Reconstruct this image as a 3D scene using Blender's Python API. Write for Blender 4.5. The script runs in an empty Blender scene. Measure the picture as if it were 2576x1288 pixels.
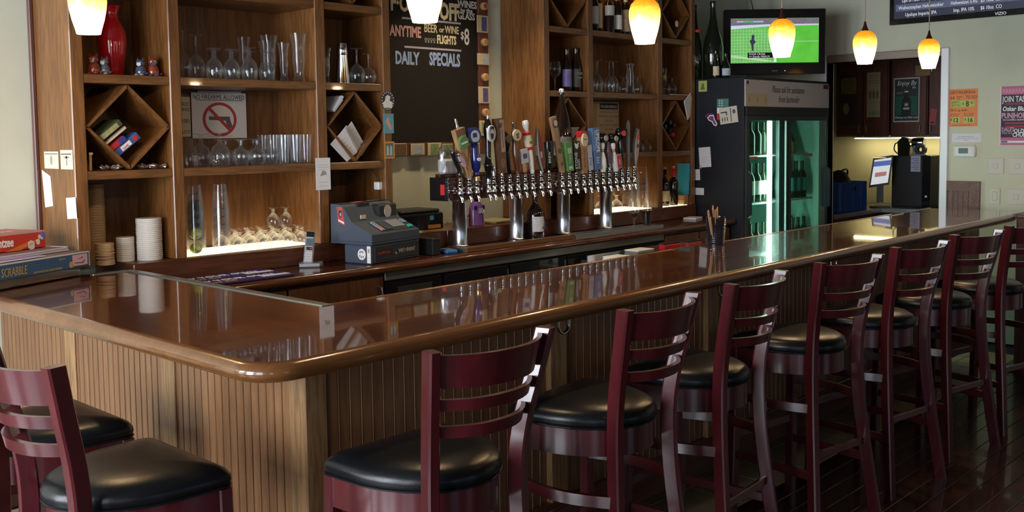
import bpy, bmesh, math, random
from mathutils import Vector, Matrix
R = math.radians
PI = math.pi
random.seed(7)
SC = bpy.context.scene
COL = SC.collection

# ---------------------------------------------------------------- camera
CAMLOC = Vector((-1.39546, -2.19510, 1.65))
_y, _p, _r = R(46.69836), R(4.00429), R(-0.74846)
_f = Vector((math.sin(_y)*math.cos(_p), math.cos(_y)*math.cos(_p), -math.sin(_p)))
_rt = Vector((math.cos(_y), -math.sin(_y), 0)); _up = _rt.cross(_f)
_r2 = _rt*math.cos(_r) + _up*math.sin(_r); _u2 = -_rt*math.sin(_r) + _up*math.cos(_r)
cd = bpy.data.cameras.new('camera'); cam = bpy.data.objects.new('camera', cd); COL.objects.link(cam)
cam.matrix_world = Matrix(((_r2.x, _u2.x, -_f.x, CAMLOC.x), (_r2.y, _u2.y, -_f.y, CAMLOC.y), (_r2.z, _u2.z, -_f.z, CAMLOC.z), (0, 0, 0, 1)))
cd.sensor_width = 36; cd.lens = 35.2856; cd.shift_y = -0.04913; cd.clip_start = 0.05; cd.clip_end = 100
SC.camera = cam

# ---------------------------------------------------------------- world, daylight, exposure
wd = bpy.data.worlds.new('world'); SC.world = wd; wd.use_nodes = True
bg = wd.node_tree.nodes['Background']; bg.inputs[0].default_value = (0.62, 0.74, 1.0, 1); bg.inputs[1].default_value = 1.0
SC.view_settings.view_transform = 'Standard'; SC.view_settings.look = 'None'
SC.view_settings.exposure = 0.08; SC.view_settings.gamma = 1.0; SC.view_settings.use_curve_mapping = False

def area_light(name, loc, rot, sx, sy, power, col):
    l = bpy.data.lights.new(name, 'AREA'); l.shape = 'RECTANGLE'; l.size = sx; l.size_y = sy; l.energy = power; l.color = col
    o = bpy.data.objects.new(name, l); COL.objects.link(o); o.location = loc; o.rotation_euler = rot
    return o
# daylight standing in the window openings of the left wall and the wall behind the viewer
WIN_L = [(-4.7, -3.5), (-1.9, -0.75), (-0.35, 0.8), (1.2, 2.35)]
for i, (a, b) in enumerate(WIN_L):
    area_light('window_daylight', (-3.42, (a+b)/2, 1.55), (R(90), 0, R(-90)), b-a, 2.1, (22, 70, 185, 175)[i], (0.86, 0.93, 1.0) if i else (.72, .80, 1.0))
WIN_F = [(-1.6, 0.2), (2.4, 4.2)]
for i, (a, b) in enumerate(WIN_F):
    area_light('window_daylight', ((a+b)/2, -8.22, 1.6), (R(90), 0, 0), b-a, 1.9, 3, (0.70, 0.82, 1.0))

# ---------------------------------------------------------------- helpers
def mix_rgb(nt, fac, a, b, typ='MIX'):
    n = nt.nodes.new('ShaderNodeMix'); n.data_type = 'RGBA'; n.blend_type = typ
    for s, v in ((n.inputs[0], fac), (n.inputs[6], a), (n.inputs[7], b)):
        if isinstance(v, (int, float)): s.default_value = v
        elif isinstance(v, tuple): s.default_value = (*v, 1) if len(v) == 3 else v
        else: nt.links.new(v, s)
    return n.outputs[2]
_M = {}
def mat(name, col=(0.5, 0.5, 0.5), rough=0.5, metal=0.0, coat=0.0, emit=None, es=0.0, spec=0.5, noise=0.0, nscale=40.0, bump=0.0, trans=0.0, ior=1.45, coat_rough=0.05):
    if name in _M: return _M[name]
    m = bpy.data.materials.new(name); m.use_nodes = True; nt = m.node_tree; b = nt.nodes['Principled BSDF']
    b.inputs['Base Color'].default_value = (*col, 1); b.inputs['Roughness'].default_value = rough; b.inputs['Metallic'].default_value = metal
    b.inputs['Coat Weight'].default_value = coat; b.inputs['Coat Roughness'].default_value = coat_rough; b.inputs['IOR'].default_value = ior
    b.inputs['Specular IOR Level'].default_value = spec; b.inputs['Transmission Weight'].default_value = trans
    if emit: b.inputs['Emission Color'].default_value = (*emit, 1); b.inputs['Emission Strength'].default_value = es
    if noise or bump:
        tc = nt.nodes.new('ShaderNodeTexCoord'); nz = nt.nodes.new('ShaderNodeTexNoise'); nz.inputs['Scale'].default_value = nscale; nz.inputs['Detail'].default_value = 4
        nt.links.new(tc.outputs['Object'], nz.inputs['Vector'])
        if noise:
            d = tuple(c*(1-noise) for c in col); l = tuple(min(1, c*(1+noise)) for c in col)
            nt.links.new(mix_rgb(nt, nz.outputs['Fac'], d, l), b.inputs['Base Color'])
        if bump:
            bp = nt.nodes.new('ShaderNodeBump'); bp.inputs['Strength'].default_value = bump; bp.inputs['Distance'].default_value = 0.01
            nt.links.new(nz.outputs['Fac'], bp.inputs['Height']); nt.links.new(bp.outputs['Normal'], b.inputs['Normal'])
    _M[name] = m
    return m
def wood(name, c1, c2, axis='Z', rough=0.4, coat=0.0, scale=14.0, bump=0.05, coat_rough=0.05, pores=0.35):
    if name in _M: return _M[name]
    m = bpy.data.materials.new(name); m.use_nodes = True; nt = m.node_tree; b = nt.nodes['Principled BSDF']
    tc = nt.nodes.new('ShaderNodeTexCoord'); oi = nt.nodes.new('ShaderNodeObjectInfo')
    off = nt.nodes.new('ShaderNodeVectorMath'); off.operation = 'SCALE'; off.inputs[0].default_value = (7.3, 3.1, 5.7); nt.links.new(oi.outputs['Random'], off.inputs['Scale'])
    ad = nt.nodes.new('ShaderNodeVectorMath'); ad.operation = 'ADD'; nt.links.new(tc.outputs['Object'], ad.inputs[0]); nt.links.new(off.outputs[0], ad.inputs[1])
    mp = nt.nodes.new('ShaderNodeMapping'); nt.links.new(ad.outputs[0], mp.inputs['Vector'])
    st = {'X': (0.09, 1, 1), 'Y': (1, 0.09, 1), 'Z': (1, 1, 0.09)}[axis]; mp.inputs['Scale'].default_value = st
    n1 = nt.nodes.new('ShaderNodeTexNoise'); n1.inputs['Scale'].default_value = scale; n1.inputs['Detail'].default_value = 6; n1.inputs['Distortion'].default_value = 0.8
    n2 = nt.nodes.new('ShaderNodeTexNoise'); n2.inputs['Scale'].default_value = scale*9; n2.inputs['Detail'].default_value = 3
    nt.links.new(mp.outputs[0], n1.inputs['Vector']); nt.links.new(mp.outputs[0], n2.inputs['Vector'])
    rp = nt.nodes.new('ShaderNodeValToRGB'); rp.color_ramp.elements[0].position = 0.32; rp.color_ramp.elements[1].position = 0.68
    rp.color_ramp.elements[0].color = (*c1, 1); rp.color_ramp.elements[1].color = (*c2, 1); nt.links.new(n1.outputs['Fac'], rp.inputs[0])
    rp2 = nt.nodes.new('ShaderNodeValToRGB'); rp2.color_ramp.elements[0].position = 0.4; rp2.color_ramp.elements[1].position = 0.56
    rp2.color_ramp.elements[0].color = (1-pores, 1-pores, 1-pores, 1); rp2.color_ramp.elements[1].color = (1, 1, 1, 1); nt.links.new(n2.outputs['Fac'], rp2.inputs[0])
    nt.links.new(mix_rgb(nt, 1.0, rp.outputs[0], rp2.outputs[0], 'MULTIPLY'), b.inputs['Base Color'])
    b.inputs['Roughness'].default_value = rough; b.inputs['Coat Weight'].default_value = coat; b.inputs['Coat Roughness'].default_value = coat_rough
    if bump:
        bp = nt.nodes.new('ShaderNodeBump'); bp.inputs['Strength'].default_value = bump; bp.inputs['Distance'].default_value = 0.004
        nt.links.new(n2.outputs['Fac'], bp.inputs['Height']); nt.links.new(bp.outputs['Normal'], b.inputs['Normal'])
    _M[name] = m
    return m
def glassm(name, tint=(0.985, 0.99, 0.99), lo=0.025, hi=0.62, rough=0.02, blend=0.22, gl=(0.95, 0.97, 1.0), rim_white=0.0):
    if name in _M: return _M[name]
    m = bpy.data.materials.new(name); m.use_nodes = True; nt = m.node_tree; nt.nodes.remove(nt.nodes['Principled BSDF'])
    out = nt.nodes['Material Output']; t = nt.nodes.new('ShaderNodeBsdfTransparent'); t.inputs[0].default_value = (*tint, 1)
    g = nt.nodes.new('ShaderNodeBsdfGlossy'); g.inputs['Roughness'].default_value = rough; g.inputs[0].default_value = (*gl, 1)
    lw = nt.nodes.new('ShaderNodeLayerWeight'); lw.inputs[0].default_value = blend
    mr = nt.nodes.new('ShaderNodeMapRange'); mr.inputs['To Min'].default_value = lo; mr.inputs['To Max'].default_value = hi; nt.links.new(lw.outputs['Facing'], mr.inputs['Value'])
    df = nt.nodes.new('ShaderNodeBsdfDiffuse'); df.inputs[0].default_value = (.85, .87, .9, 1); gm = nt.nodes.new('ShaderNodeMixShader'); gm.inputs[0].default_value = rim_white  # white diffuse mixed into the gloss, standing in for highlights on glass rims
    nt.links.new(g.outputs[0], gm.inputs[1]); nt.links.new(df.outputs[0], gm.inputs[2])
    mx = nt.nodes.new('ShaderNodeMixShader'); nt.links.new(mr.outputs[0], mx.inputs[0]); nt.links.new(t.outputs[0], mx.inputs[1]); nt.links.new(gm.outputs[0], mx.inputs[2])
    nt.links.new(mx.outputs[0], out.inputs[0]); _M[name] = m
    return m
def emitm(name, col, s):
    return mat(name, (0.02, 0.02, 0.02), 0.4, emit=col, es=s)

class MB:
    def __init__(s): s.v = []; s.f = []; s.sm = []
    def add(s, vs, fs, smooth=False):
        o = len(s.v); s.v += [tuple(v) for v in vs]; s.f += [tuple(i+o for i in f) for f in fs]; s.sm += [smooth]*len(fs); return s
    def box(s, lo, hi, M=None):
        (a, b, c), (d, e, f) = lo, hi
        vs = [Vector(p) for p in ((a,b,c),(d,b,c),(d,e,c),(a,e,c),(a,b,f),(d,b,f),(d,e,f),(a,e,f))]
        if M is not None: vs = [M @ v for v in vs]
        return s.add(vs, [(0,3,2,1),(4,5,6,7),(0,1,5,4),(1,2,6,5),(2,3,7,6),(3,0,4,7)])
    def rbox(s, lo, hi, r=0.004, M=None):
        # box with chamfered edges
        (a, b, c), (d, e, f) = lo, hi; r = min(r, (d-a)*.45, (e-b)*.45, (f-c)*.45)
        bm = bmesh.new(); bmesh.ops.create_cube(bm, size=1.0)
        for v in bm.verts: v.co = Vector(((a+d)/2+v.co.x*(d-a), (b+e)/2+v.co.y*(e-b), (c+f)/2+v.co.z*(f-c)))
        bmesh.ops.bevel(bm, geom=list(bm.edges), offset=r, segments=1, affect='EDGES', profile=0.5)
        bm.verts.index_update(); vs = [v.co.copy() for v in bm.verts]
        if M is not None: vs = [M @ v for v in vs]
        fs = [[v.index for v in fc.verts] for fc in bm.faces]; bm.free()
        return s.add(vs, fs)
    def lathe(s, prof, n=20, c=(0,0,0), cap=True, axis='Z', sm=True):
        vs = []; fs = []; k = len(prof)
        for (r, z) in prof:
            for i in range(n):
                t = 2*PI*i/n; x, y = r*math.cos(t), r*math.sin(t)
                p = (x, y, z) if axis == 'Z' else ((z, x, y) if axis == 'X' else (y, z, x))
                vs.append((p[0]+c[0], p[1]+c[1], p[2]+c[2]))
        for j in range(k-1):
            for i in range(n): fs.append((j*n+i, j*n+(i+1) % n, (j+1)*n+(i+1) % n, (j+1)*n+i))
        s.add(vs, fs, sm)
        if cap:
            o = len(s.v)-len(vs)
            if prof[0][0] > 1e-5: s.f.append(tuple(o+i for i in reversed(range(n)))); s.sm.append(False)
            if prof[-1][0] > 1e-5: s.f.append(tuple(o+(k-1)*n+i for i in range(n))); s.sm.append(False)
        return s
    def tube(s, pts, r, n=8, cap=True, flat=None):
        pts = [Vector(p) for p in pts]; rs = r if isinstance(r, (list, tuple)) else [r]*len(pts)
        vs = []; fs = []; up = Vector((0, 0, 1)); prev = None
        for i, p in enumerate(pts):
            t = (pts[min(i+1, len(pts)-1)]-pts[max(i-1, 0)]).normalized()
            a = t.cross(up) if prev is None else prev - t*prev.dot(t)
            if a.length < 1e-4: a = t.cross(Vector((1, 0, 0)))
            a.normalize(); b = t.cross(a); prev = a
            for k in range(n):
                th = 2*PI*(k+.5)/n; vs.append(p + a*math.cos(th)*rs[i] + b*math.sin(th)*rs[i])
        for j in range(len(pts)-1):
            for k in range(n): fs.append((j*n+k, j*n+(k+1) % n, (j+1)*n+(k+1) % n, (j+1)*n+k))
        s.add(vs, fs, n > 5)
        if cap:
            o = len(s.v)-len(vs); s.f.append(tuple(o+i for i in reversed(range(n)))); s.f.append(tuple(o+(len(pts)-1)*n+i for i in range(n))); s.sm += [False, False]
        return s
    def rings(s, rings, cap=True, sm=True):
        n = len(rings[0]); vs = [v for r in rings for v in r]; fs = []
        for j in range(len(rings)-1):
            for i in range(n): fs.append((j*n+i, j*n+(i+1) % n, (j+1)*n+(i+1) % n, (j+1)*n+i))
        if cap: fs += [tuple(reversed(range(n))), tuple((len(rings)-1)*n+i for i in range(n))]
        return s.add(vs, fs, sm)
    def prism(s, poly, lo, hi, axis='Z', M=None):
        def P(u, v, w): return {'Z': (u, v, w), 'Y': (u, w, v), 'X': (w, u, v)}[axis]
        n = len(poly); vs = [Vector(P(u, v, lo)) for u, v in poly]+[Vector(P(u, v, hi)) for u, v in poly]
        if M is not None: vs = [M @ v for v in vs]
        return s.add(vs, [tuple(reversed(range(n))), tuple(range(n, 2*n))]+[(i, (i+1) % n, n+(i+1) % n, n+i) for i in range(n)])
    def mesh(s, name):
        me = bpy.data.meshes.new(name); me.from_pydata(s.v, [], s.f); me.polygons.foreach_set('use_smooth', s.sm)
        bm = bmesh.new(); bm.from_mesh(me); bmesh.ops.recalc_face_normals(bm, faces=list(bm.faces))
        for e in bm.edges:
            if len(e.link_faces) == 2 and e.calc_face_angle(0.0) > 0.75: e.smooth = False
        bm.to_mesh(me); bm.free()
        return me
    def build(s, name, m, parent=None, loc=None, rot=None):
        return link(name, s.mesh(name), m, parent, loc, rot)
def link(name, me, m, parent=None, loc=None, rot=None):
    if m is not None and not me.materials: me.materials.append(m)
    o = bpy.data.objects.new(name, me); COL.objects.link(o)
    if parent is not None: o.parent = parent
    if loc is not None: o.location = loc
    if rot is not None: o.rotation_euler = rot
    return o
def tag(o, label=None, cat=None, group=None, kind=None):
    if label: o['label'] = label
    if cat: o['category'] = cat
    if group: o['group'] = group
    if kind: o['kind'] = kind
    return o
def thing(name, label, cat, loc=(0,0,0), rz=0.0, group=None, rot=None):
    o = bpy.data.objects.new(name, None); COL.objects.link(o); o.empty_display_size = 0.05
    o.location = loc; o.rotation_euler = rot if rot is not None else (0, 0, rz)
    return tag(o, label, cat, group)
def struct(o): o['kind'] = 'structure'; return o
def stuff(o): o['kind'] = 'stuff'; return o
def box(name, lo, hi, m, parent=None, r=0.0, loc=None, rot=None):
    b = MB(); b.rbox(lo, hi, r) if r else b.box(lo, hi)
    return b.build(name, m, parent, loc, rot)
def copy_tree(o, parent=None, label=None):
    c = o.copy(); COL.objects.link(c); c.parent = parent
    if label: c['label'] = label
    for ch in list(o.children): copy_tree(ch, c)
    return c
def text(s, size, m, parent, loc, rot=(0,0,0), ext=0.0006, align='LEFT', shear=0.0, sx=1.0, off=0.0, name='lettering', space=1.0, line=1.0, ay='BOTTOM_BASELINE'):
    cu = bpy.data.curves.new(name, 'FONT'); cu.body = s; cu.size = size; cu.extrude = ext; cu.align_x = align; cu.align_y = ay
    cu.shear = shear; cu.offset = off; cu.space_character = space; cu.space_line = line; cu.resolution_u = 2
    t = bpy.data.objects.new(name, cu); COL.objects.link(t); dg = bpy.context.evaluated_depsgraph_get(); dg.update()
    me = bpy.data.meshes.new_from_object(t.evaluated_get(dg)); bpy.data.objects.remove(t); bpy.data.curves.remove(cu)
    if sx != 1.0:
        for v in me.vertices: v.co.x *= sx
    me.materials.clear()
    return link(name, me, m, parent, loc, rot)
FY = (R(90), 0, 0)            # a flat print facing -Y
FX = (R(90), 0, R(-90))       # a flat print facing -X
def circle(n, r, a0=0.0): return [(r*math.cos(a0+2*PI*i/n), r*math.sin(a0+2*PI*i/n)) for i in range(n)]
def oval(n, a, b, cx=0.0, cy=0.0): return [(cx+a*math.cos(2*PI*i/n), cy+b*math.sin(2*PI*i/n)) for i in range(n)]
def card(name, w, h, m, parent, loc, rot, th=0.0008):
    # flat sheet, centred, normal +Z locally
    return box(name, (-w/2, -h/2, 0), (w/2, h/2, th), m, parent, 0, loc, rot)

# ---------------------------------------------------------------- materials
OAK = wood('oak', (0.160, 0.060, 0.0145), (0.232, 0.096, 0.027), 'Z', 0.42, 0.25, 9)
OAKX = wood('oak_x', (0.155, 0.060, 0.016), (0.225, 0.096, 0.030), 'X', 0.42, 0.25, 9)
OAKP = wood('oak_panel', (0.150, 0.057, 0.014), (0.225, 0.094, 0.026), 'Z', 0.5, 0.1, 6)
BEAD = wood('beadboard', (0.175, 0.079, 0.031), (0.225, 0.106, 0.044), 'Z', 0.36, 0.2, 9, 0.03, 0.05, 0.2)
BEADL = wood('stile_wood', (0.24, 0.125, 0.050), (0.32, 0.178, 0.075), 'Z', 0.42, 0.15, 10)
BARTOP = wood('bar_top_wood', (0.066, 0.0125, 0.003), (0.112, 0.025, 0.006), 'X', 0.28, 1.0, 7, 0.0, 0.03)
BARTOPY = wood('bar_top_wood_y', (0.066, 0.0125, 0.003), (0.112, 0.025, 0.006), 'Y', 0.28, 1.0, 7, 0.0, 0.03)
BULL = wood('bullnose_wood', (0.145, 0.054, 0.015), (0.205, 0.082, 0.024), 'X', 0.22, 0.6, 6, 0.0, 0.05, 0.12)
CTOP = wood('counter_wood', (0.06, 0.014, 0.007), (0.10, 0.026, 0.012), 'X', 0.22, 0.5, 7, 0.0)
CBOARD = wood('counter_board', (0.085, 0.024, 0.010), (0.13, 0.038, 0.016), 'X', 0.4, 0.2, 7, 0.02)
CHAIR = wood('chair_wood', (0.056, 0.0054, 0.0080), (0.090, 0.0098, 0.0140), 'Z', 0.30, 1.0, 6, 0.0, 0.16, 0.12)
LEATHER = mat('black_leather', (0.0055, 0.006, 0.0075), 0.30, spec=0.4, bump=0.05, nscale=260)
STEEL = mat('steel', (0.62, 0.63, 0.65), 0.28, 1.0)
def brushed(name, col, rough, an):
    m = mat(name, col, rough, 1.0); m.node_tree.nodes['Principled BSDF'].inputs['Anisotropic'].default_value = an; return m
POSTC = brushed('brushed_post', (.80, .80, .84), .22, .85)
CHROME = mat('chrome', (0.82, 0.82, 0.85), 0.07, 1.0)
BRASS = mat('brass', (0.75, 0.52, 0.2), 0.22, 1.0)
BLACK = mat('black_plastic', (0.014, 0.014, 0.016), 0.42)
GBLACK = mat('gloss_black', (0.010, 0.010, 0.012), 0.12, coat=0.5)
DARK = mat('dark_void', (0.006, 0.006, 0.006), 0.6)
WALLG = mat('wall_paint', (0.585, 0.595, 0.475), 0.85, noise=0.05, nscale=9)
WHITE = mat('white_paint', (0.78, 0.77, 0.74), 0.55)
PAPER = mat('white_paper', (0.80, 0.80, 0.82), 0.8)
CREAM = mat('cream_paper', (0.66, 0.58, 0.42), 0.8)
INK = mat('ink_black', (0.02, 0.02, 0.025), 0.7)
RED = mat('red_print', (0.55, 0.03, 0.03), 0.5)
GLASS = glassm('clear_glass', lo=.035, hi=.75, rim_white=.16)
# ================================================================ the room
YW = 2.525; XW = 6.75; CEIL = 3.05; XL = -3.3; YF = -8.1
floor = struct(box('floor', (XL-.2, YF-.2, -0.12), (10.2, 3.2, -0.012), mat('subfloor', (0.012, 0.005, 0.004), 0.5)))
FLOORW = wood('floor_wood', (0.042, 0.011, 0.007), (0.085, 0.022, 0.012), 'X', 0.26, 0.3, 8, 0.02)
pl = MB().rbox((0, 0, -0.012), (1.297, 0.0975, 0.0), 0.002).mesh('floorboard'); pl.materials.append(FLOORW)
for j in range(24):
    y0 = 0.0625-0.1*(j+1); xs = -1.6 - (j*0.47) % 1.3
    while xs < 6.7:
        if xs > -2.6: link('floorboard', pl, None, floor, (xs, y0, 0))
        xs += 1.3
box('floor_margin', (XL, YF, -0.012), (XW, -2.34, -0.001), FLOORW, floor)
box('floor_margin', (XL, -2.34, -0.012), (-2.6, 2.5, -0.001), FLOORW, floor)
TILE = mat('floor_tile', (0.42, 0.30, 0.165), 0.42, noise=0.18, nscale=14)
tl = MB().rbox((0, 0, -0.012), (0.297, 0.287, 0.0), 0.003).mesh('tile'); tl.materials.append(TILE)
tl2 = MB().rbox((0, 0, -0.012), (0.297, 0.092, 0.0), 0.003).mesh('tile'); tl2.materials.append(TILE)
for i in range(21):
    link('tile', tl, None, floor, (0.09+0.3*i, 0.066, 0)); link('tile', tl2, None, floor, (0.09+0.3*i, 0.356, 0))
tl3 = MB().rbox((0, 0, -0.012), (0.417, 0.287, 0.0), 0.003).mesh('tile'); tl3.materials.append(TILE)
for i in range(7): link('tile', tl3, None, floor, (0.08, 0.452+0.29*i, 0))
box('floor_margin', (-2.6, 0.063, -0.012), (0.078, 2.5, -0.001), FLOORW, floor)
box('floor_margin', (0.5, 0.45, -0.012), (10.0, 3.0, -0.002), mat('work_floor', (0.03, 0.02, 0.015), 0.6), floor)
struct(box('ceiling', (XL-.2, YF-.2, CEIL), (10.2, 3.2, CEIL+.1), mat('ceiling_paint', (0.13, 0.12, 0.105), 0.9)))
struct(box('wall_back', (XL-.2, YW, 0), (XW+.1, YW+.12, CEIL), WALLG))
# right (end) wall with the doorway y 0.80..1.72, z 0..2.23
b = MB().box((XW, YF, 0), (XW+.12, .80, CEIL)).box((XW, 1.76, 0), (XW+.12, YW, CEIL)).box((XW, .80, 2.23), (XW+.12, 1.76, CEIL))
struct(b.build('wall_right', WALLG))
# left wall and wall behind the viewer, with window openings
def wall_with_windows(name, axis, at, th, lo, hi, wins, z0, z1):
    b = MB(); cur = lo
    def seg(a, c, za, zb):
        if axis == 'X': b.box((at, a, za), (at+th, c, zb))
        else: b.box((a, at, za), (c, at+th, zb))
    for (a, c) in wins:
        seg(cur, a, 0, CEIL); seg(a, c, 0, z0); seg(a, c, z1, CEIL); cur = c
    seg(cur, hi, 0, CEIL)
    return struct(b.build(name, WALLG if axis == 'X' else mat('far_wall_paint', (0.16, 0.13, 0.10), .8)))
wall_with_windows('wall_left', 'X', XL-.12, .12, YF, YW, WIN_L, 0.5, 2.6)
wall_with_windows('wall_front', 'Y', YF-.12, .12, XL, XW+.1, WIN_F, 0.65, 2.55)
FRW = mat('window_frame_paint', (0.30, 0.28, 0.24), 0.5)
n = 1
for (a, c) in WIN_L:
    o = MB()
    for (p, q) in ((a, a+.05), (c-.05, c), ((a+c)/2-.02, (a+c)/2+.02)): o.box((XL-.08, p, .5), (XL-.02, q, 2.6))
    for (p, q) in ((.5, .56), (2.54, 2.6), (1.5, 1.54)): o.box((XL-.081, a, p), (XL-.019, c, q))
    struct(o.build('window_%d' % n, FRW)); n += 1
for (a, c) in WIN_F:
    o = MB()
    for (p, q) in ((a, a+.05), (c-.05, c), ((a+c)/2-.02, (a+c)/2+.02)): o.box((p, YF-.08, .65), (q, YF-.02, 2.55))
    for (p, q) in ((.65, .7), (2.5, 2.55)): o.box((a, YF-.081, p), (c, YF-.019, q))
    struct(o.build('window_%d' % n, FRW)); n += 1
struct(box('baseboard_back', (XL, 2.505, 0), (.30, YW, .16), mat('baseboard_dark', (.05, .02, .015), .4)))
# doorway: metal-clad frame
JAMB = mat('door_frame_metal', (0.80, 0.80, 0.83), 0.3, 0.45)
d = thing('door_1', None, None); struct(d)
box('jamb', (XW-.02, .735, 0), (XW+.14, .80, 2.295), JAMB, d, 0.006)
box('jamb', (XW-.02, 1.76, 0), (XW+.14, 1.825, 2.295), JAMB, d, 0.006)
box('head', (XW-.02, .80, 2.23), (XW+.14, 1.76, 2.295), mat('door_head', (0.34, 0.27, 0.22), 0.35, 0.3), d, 0.006)
# back room shell
KW = mat('kitchen_wall', (0.60, 0.57, 0.42), 0.8)
struct(box('wall_kitchen_side', (XW+.12, 2.62, 0), (10.0, 2.72, CEIL), KW))
struct(box('wall_kitchen_far', (9.9, -0.5, 0), (10.0, 2.62, CEIL), KW))
struct(box('wall_kitchen_near', (XW+.12, -0.6, 0), (10.0, -0.5, CEIL), KW))
# half-height partition at the far end of the bar, coming towards the viewer
hw = thing('trim_1', None, None); struct(hw)
box('panel_core', (5.90, -1.6, 0), (5.98, -0.03, 1.045), wood('partition_wood', (0.075, 0.026, 0.016), (0.115, 0.044, 0.026), 'Z', 0.45, 0.1, 8), hw)
box('cap_rail', (5.885, -1.62, 1.045), (5.995, -0.03, 1.072), CBOARD, hw, 0.006)

# ================================================================ the bar
ZB = 1.07
rc = 0.10
def arc(cx, cy, r, a0, a1, n): return [(cx+r*math.cos(a0+(a1-a0)*i/n), cy+r*math.sin(a0+(a1-a0)*i/n)) for i in range(n+1)]
top = thing('bar_counter', 'glossy dark wood bar top of the L-shaped bar with rounded corner', 'bar top')
XE = 6.16
corner = arc(rc, rc, rc, PI*1.25, PI*1.5, 6)
MB().prism(corner+[(XE, 0.0), (XE, .640), (.652, .640)], ZB-.04, ZB).build('slab', BARTOP, top)
corner2 = arc(rc, rc, rc, PI, PI*1.25, 6)
MB().prism([(0.0, 2.51)]+corner2+[(.652, .640), (.652, 2.118), (.452, 2.118), (.452, 2.51)], ZB-.04, ZB).build('slab', BARTOPY, top)
# bullnose swept round the outer edge
path = [(0.0, 2.51), (0.0, rc+.001)]+arc(rc, rc, rc, PI, PI*1.5, 12)[1:-1]+[(rc+.001, 0.0), (5.885, 0.0)]
prof = [(-.012, ZB+.0015), (0.0, ZB+.002), (.014, ZB-.003), (.024, ZB-.013), (.028, ZB-.025), (.024, ZB-.037), (.014, ZB-.047), (0.0, ZB-.052), (-.012, ZB-.052)]
# outward normal on the left leg is -X, on the front leg -Y
rg = []
for i, p in enumerate(path):
    a = Vector(path[max(i-1, 0)]); c = Vector(path[min(i+1, len(path)-1)]); t = (c-a).normalized()
    nx, ny = t.y, -t.x
    rg.append([(p[0]+nx*u, p[1]+ny*u, z) for (u, z) in prof])
MB().rings(rg, True, True).build('bullnose_edge', BULL, top)
# inner edges
box('inner_edge_strip', (.69, .640, ZB-.05), (XE, .656, ZB+.003), BULL, top, 0.003)
ST = mat('edge_steel', (0.33, 0.36, 0.34), 0.32, 0.85)
box('steel_edge', (.648, .640, ZB-.045), (.690, 2.10, ZB+.004), ST, top, 0.002)
box('steel_edge', (.50, 2.09, ZB-.045), (.690, 2.122, ZB+.004), ST, top, 0.002)
MB().rbox((5.35, .60, ZB), (5.55, .636, ZB+.004), .001).build('flap_hinge', CHROME, top)

base = thing('bar_cabinet', 'beadboard front of the bar with pale pilasters under the bar top', 'bar')
BX, BY = .26, .19
box('core', (BX+.018, BY+.018, 0.15), (.62, 2.515, ZB-.0535), CBOARD, base)
box('core', (.62, BY+.018, 0.15), (5.895, .62, ZB-.0535), CBOARD, base)
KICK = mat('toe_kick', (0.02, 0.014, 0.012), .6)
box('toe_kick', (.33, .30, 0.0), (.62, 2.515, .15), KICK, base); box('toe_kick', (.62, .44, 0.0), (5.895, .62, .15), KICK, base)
bw = 0.0425
bdx = MB().prism([(0.0003, BY+.019), (0.0003, BY+.0105), (0.0020, BY+.0065), (.0045, BY+.0065), (.0060, BY+.0105), (0.0085, BY+.008), (bw-.0020, BY+.008), (bw-.0003, BY+.0105), (bw-.0003, BY+.019)], .30, ZB-.055, 'Z').mesh('board'); bdx.materials.append(BEAD)
bdy = MB().prism([(BX+.019, 0.0003), (BX+.0105, 0.0003), (BX+.0065, .0020), (BX+.0065, .0045), (BX+.0105, .0060), (BX+.008, .0085), (BX+.008, bw-.0020), (BX+.0105, bw-.0003), (BX+.019, bw-.0003)], .30, ZB-.055, 'Z').mesh('board'); bdy.materials.append(BEAD)
pil_x = [(.258, .335), (1.312, 1.404), (2.362, 2.456), (3.412, 3.506), (4.472, 4.566), (5.52, 5.61)]
x = .337
while x < 5.85:
    if not any(a-.02 < x and x+bw < c+.02 for a, c in pil_x): link('board', bdx, None, base, (x, 0, 0))
    x += bw
pil_y = [(.19, .276), (.956, 1.044), (1.745, 1.837)]
y = .278
while y < 2.50:
    if not any(a-.02 < y and y+bw < c+.02 for a, c in pil_y): link('board', bdy, None, base, (0, y, 0))
    y += bw
for i, (a, c) in enumerate(pil_x): box('pilaster', (a, BY-.016 if i else BY, .30 if i else .15), (c, BY+.02, ZB-.054), BEADL, base, 0.003)
for i, (a, c) in enumerate(pil_y): box('pilaster', (BX, a if i else BY+.0005, .30 if i else .15), (BX+.02, c, ZB-.054), BEADL, base, 0.003)
box('bottom_rail', (.335, BY-.014, .15), (5.895, BY+.019, .302), CBOARD, base, 0.004)
box('bottom_rail', (BX-.004, .276, .15), (BX+.019, 2.51, .302), BEAD, base, 0.004)
# purse hooks under the edge of the bar
for i, (hx, lab) in enumerate(((1.30, 'chrome purse hook under the bar edge above the first gap between stools'), (2.36, 'chrome purse hook under the bar edge behind the third stool'), (3.42, 'chrome purse hook under the bar edge behind the fifth stool'))):
    h = thing('purse_hook', lab, 'hook', (hx, .10, .975), 0, 'purse hooks under the bar')
    MB().tube([(-.03, 0, .04)]+[(-.03*math.cos(t), 0, -.03*math.sin(t)) for t in [PI*k/8 for k in range(9)]]+[(.03, 0, .02)], .006, 8).build('hook_loop', CHROME, h)
    box('plate', (-.04, -.012, .04), (-.015, .012, .043), CHROME, h)
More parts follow.
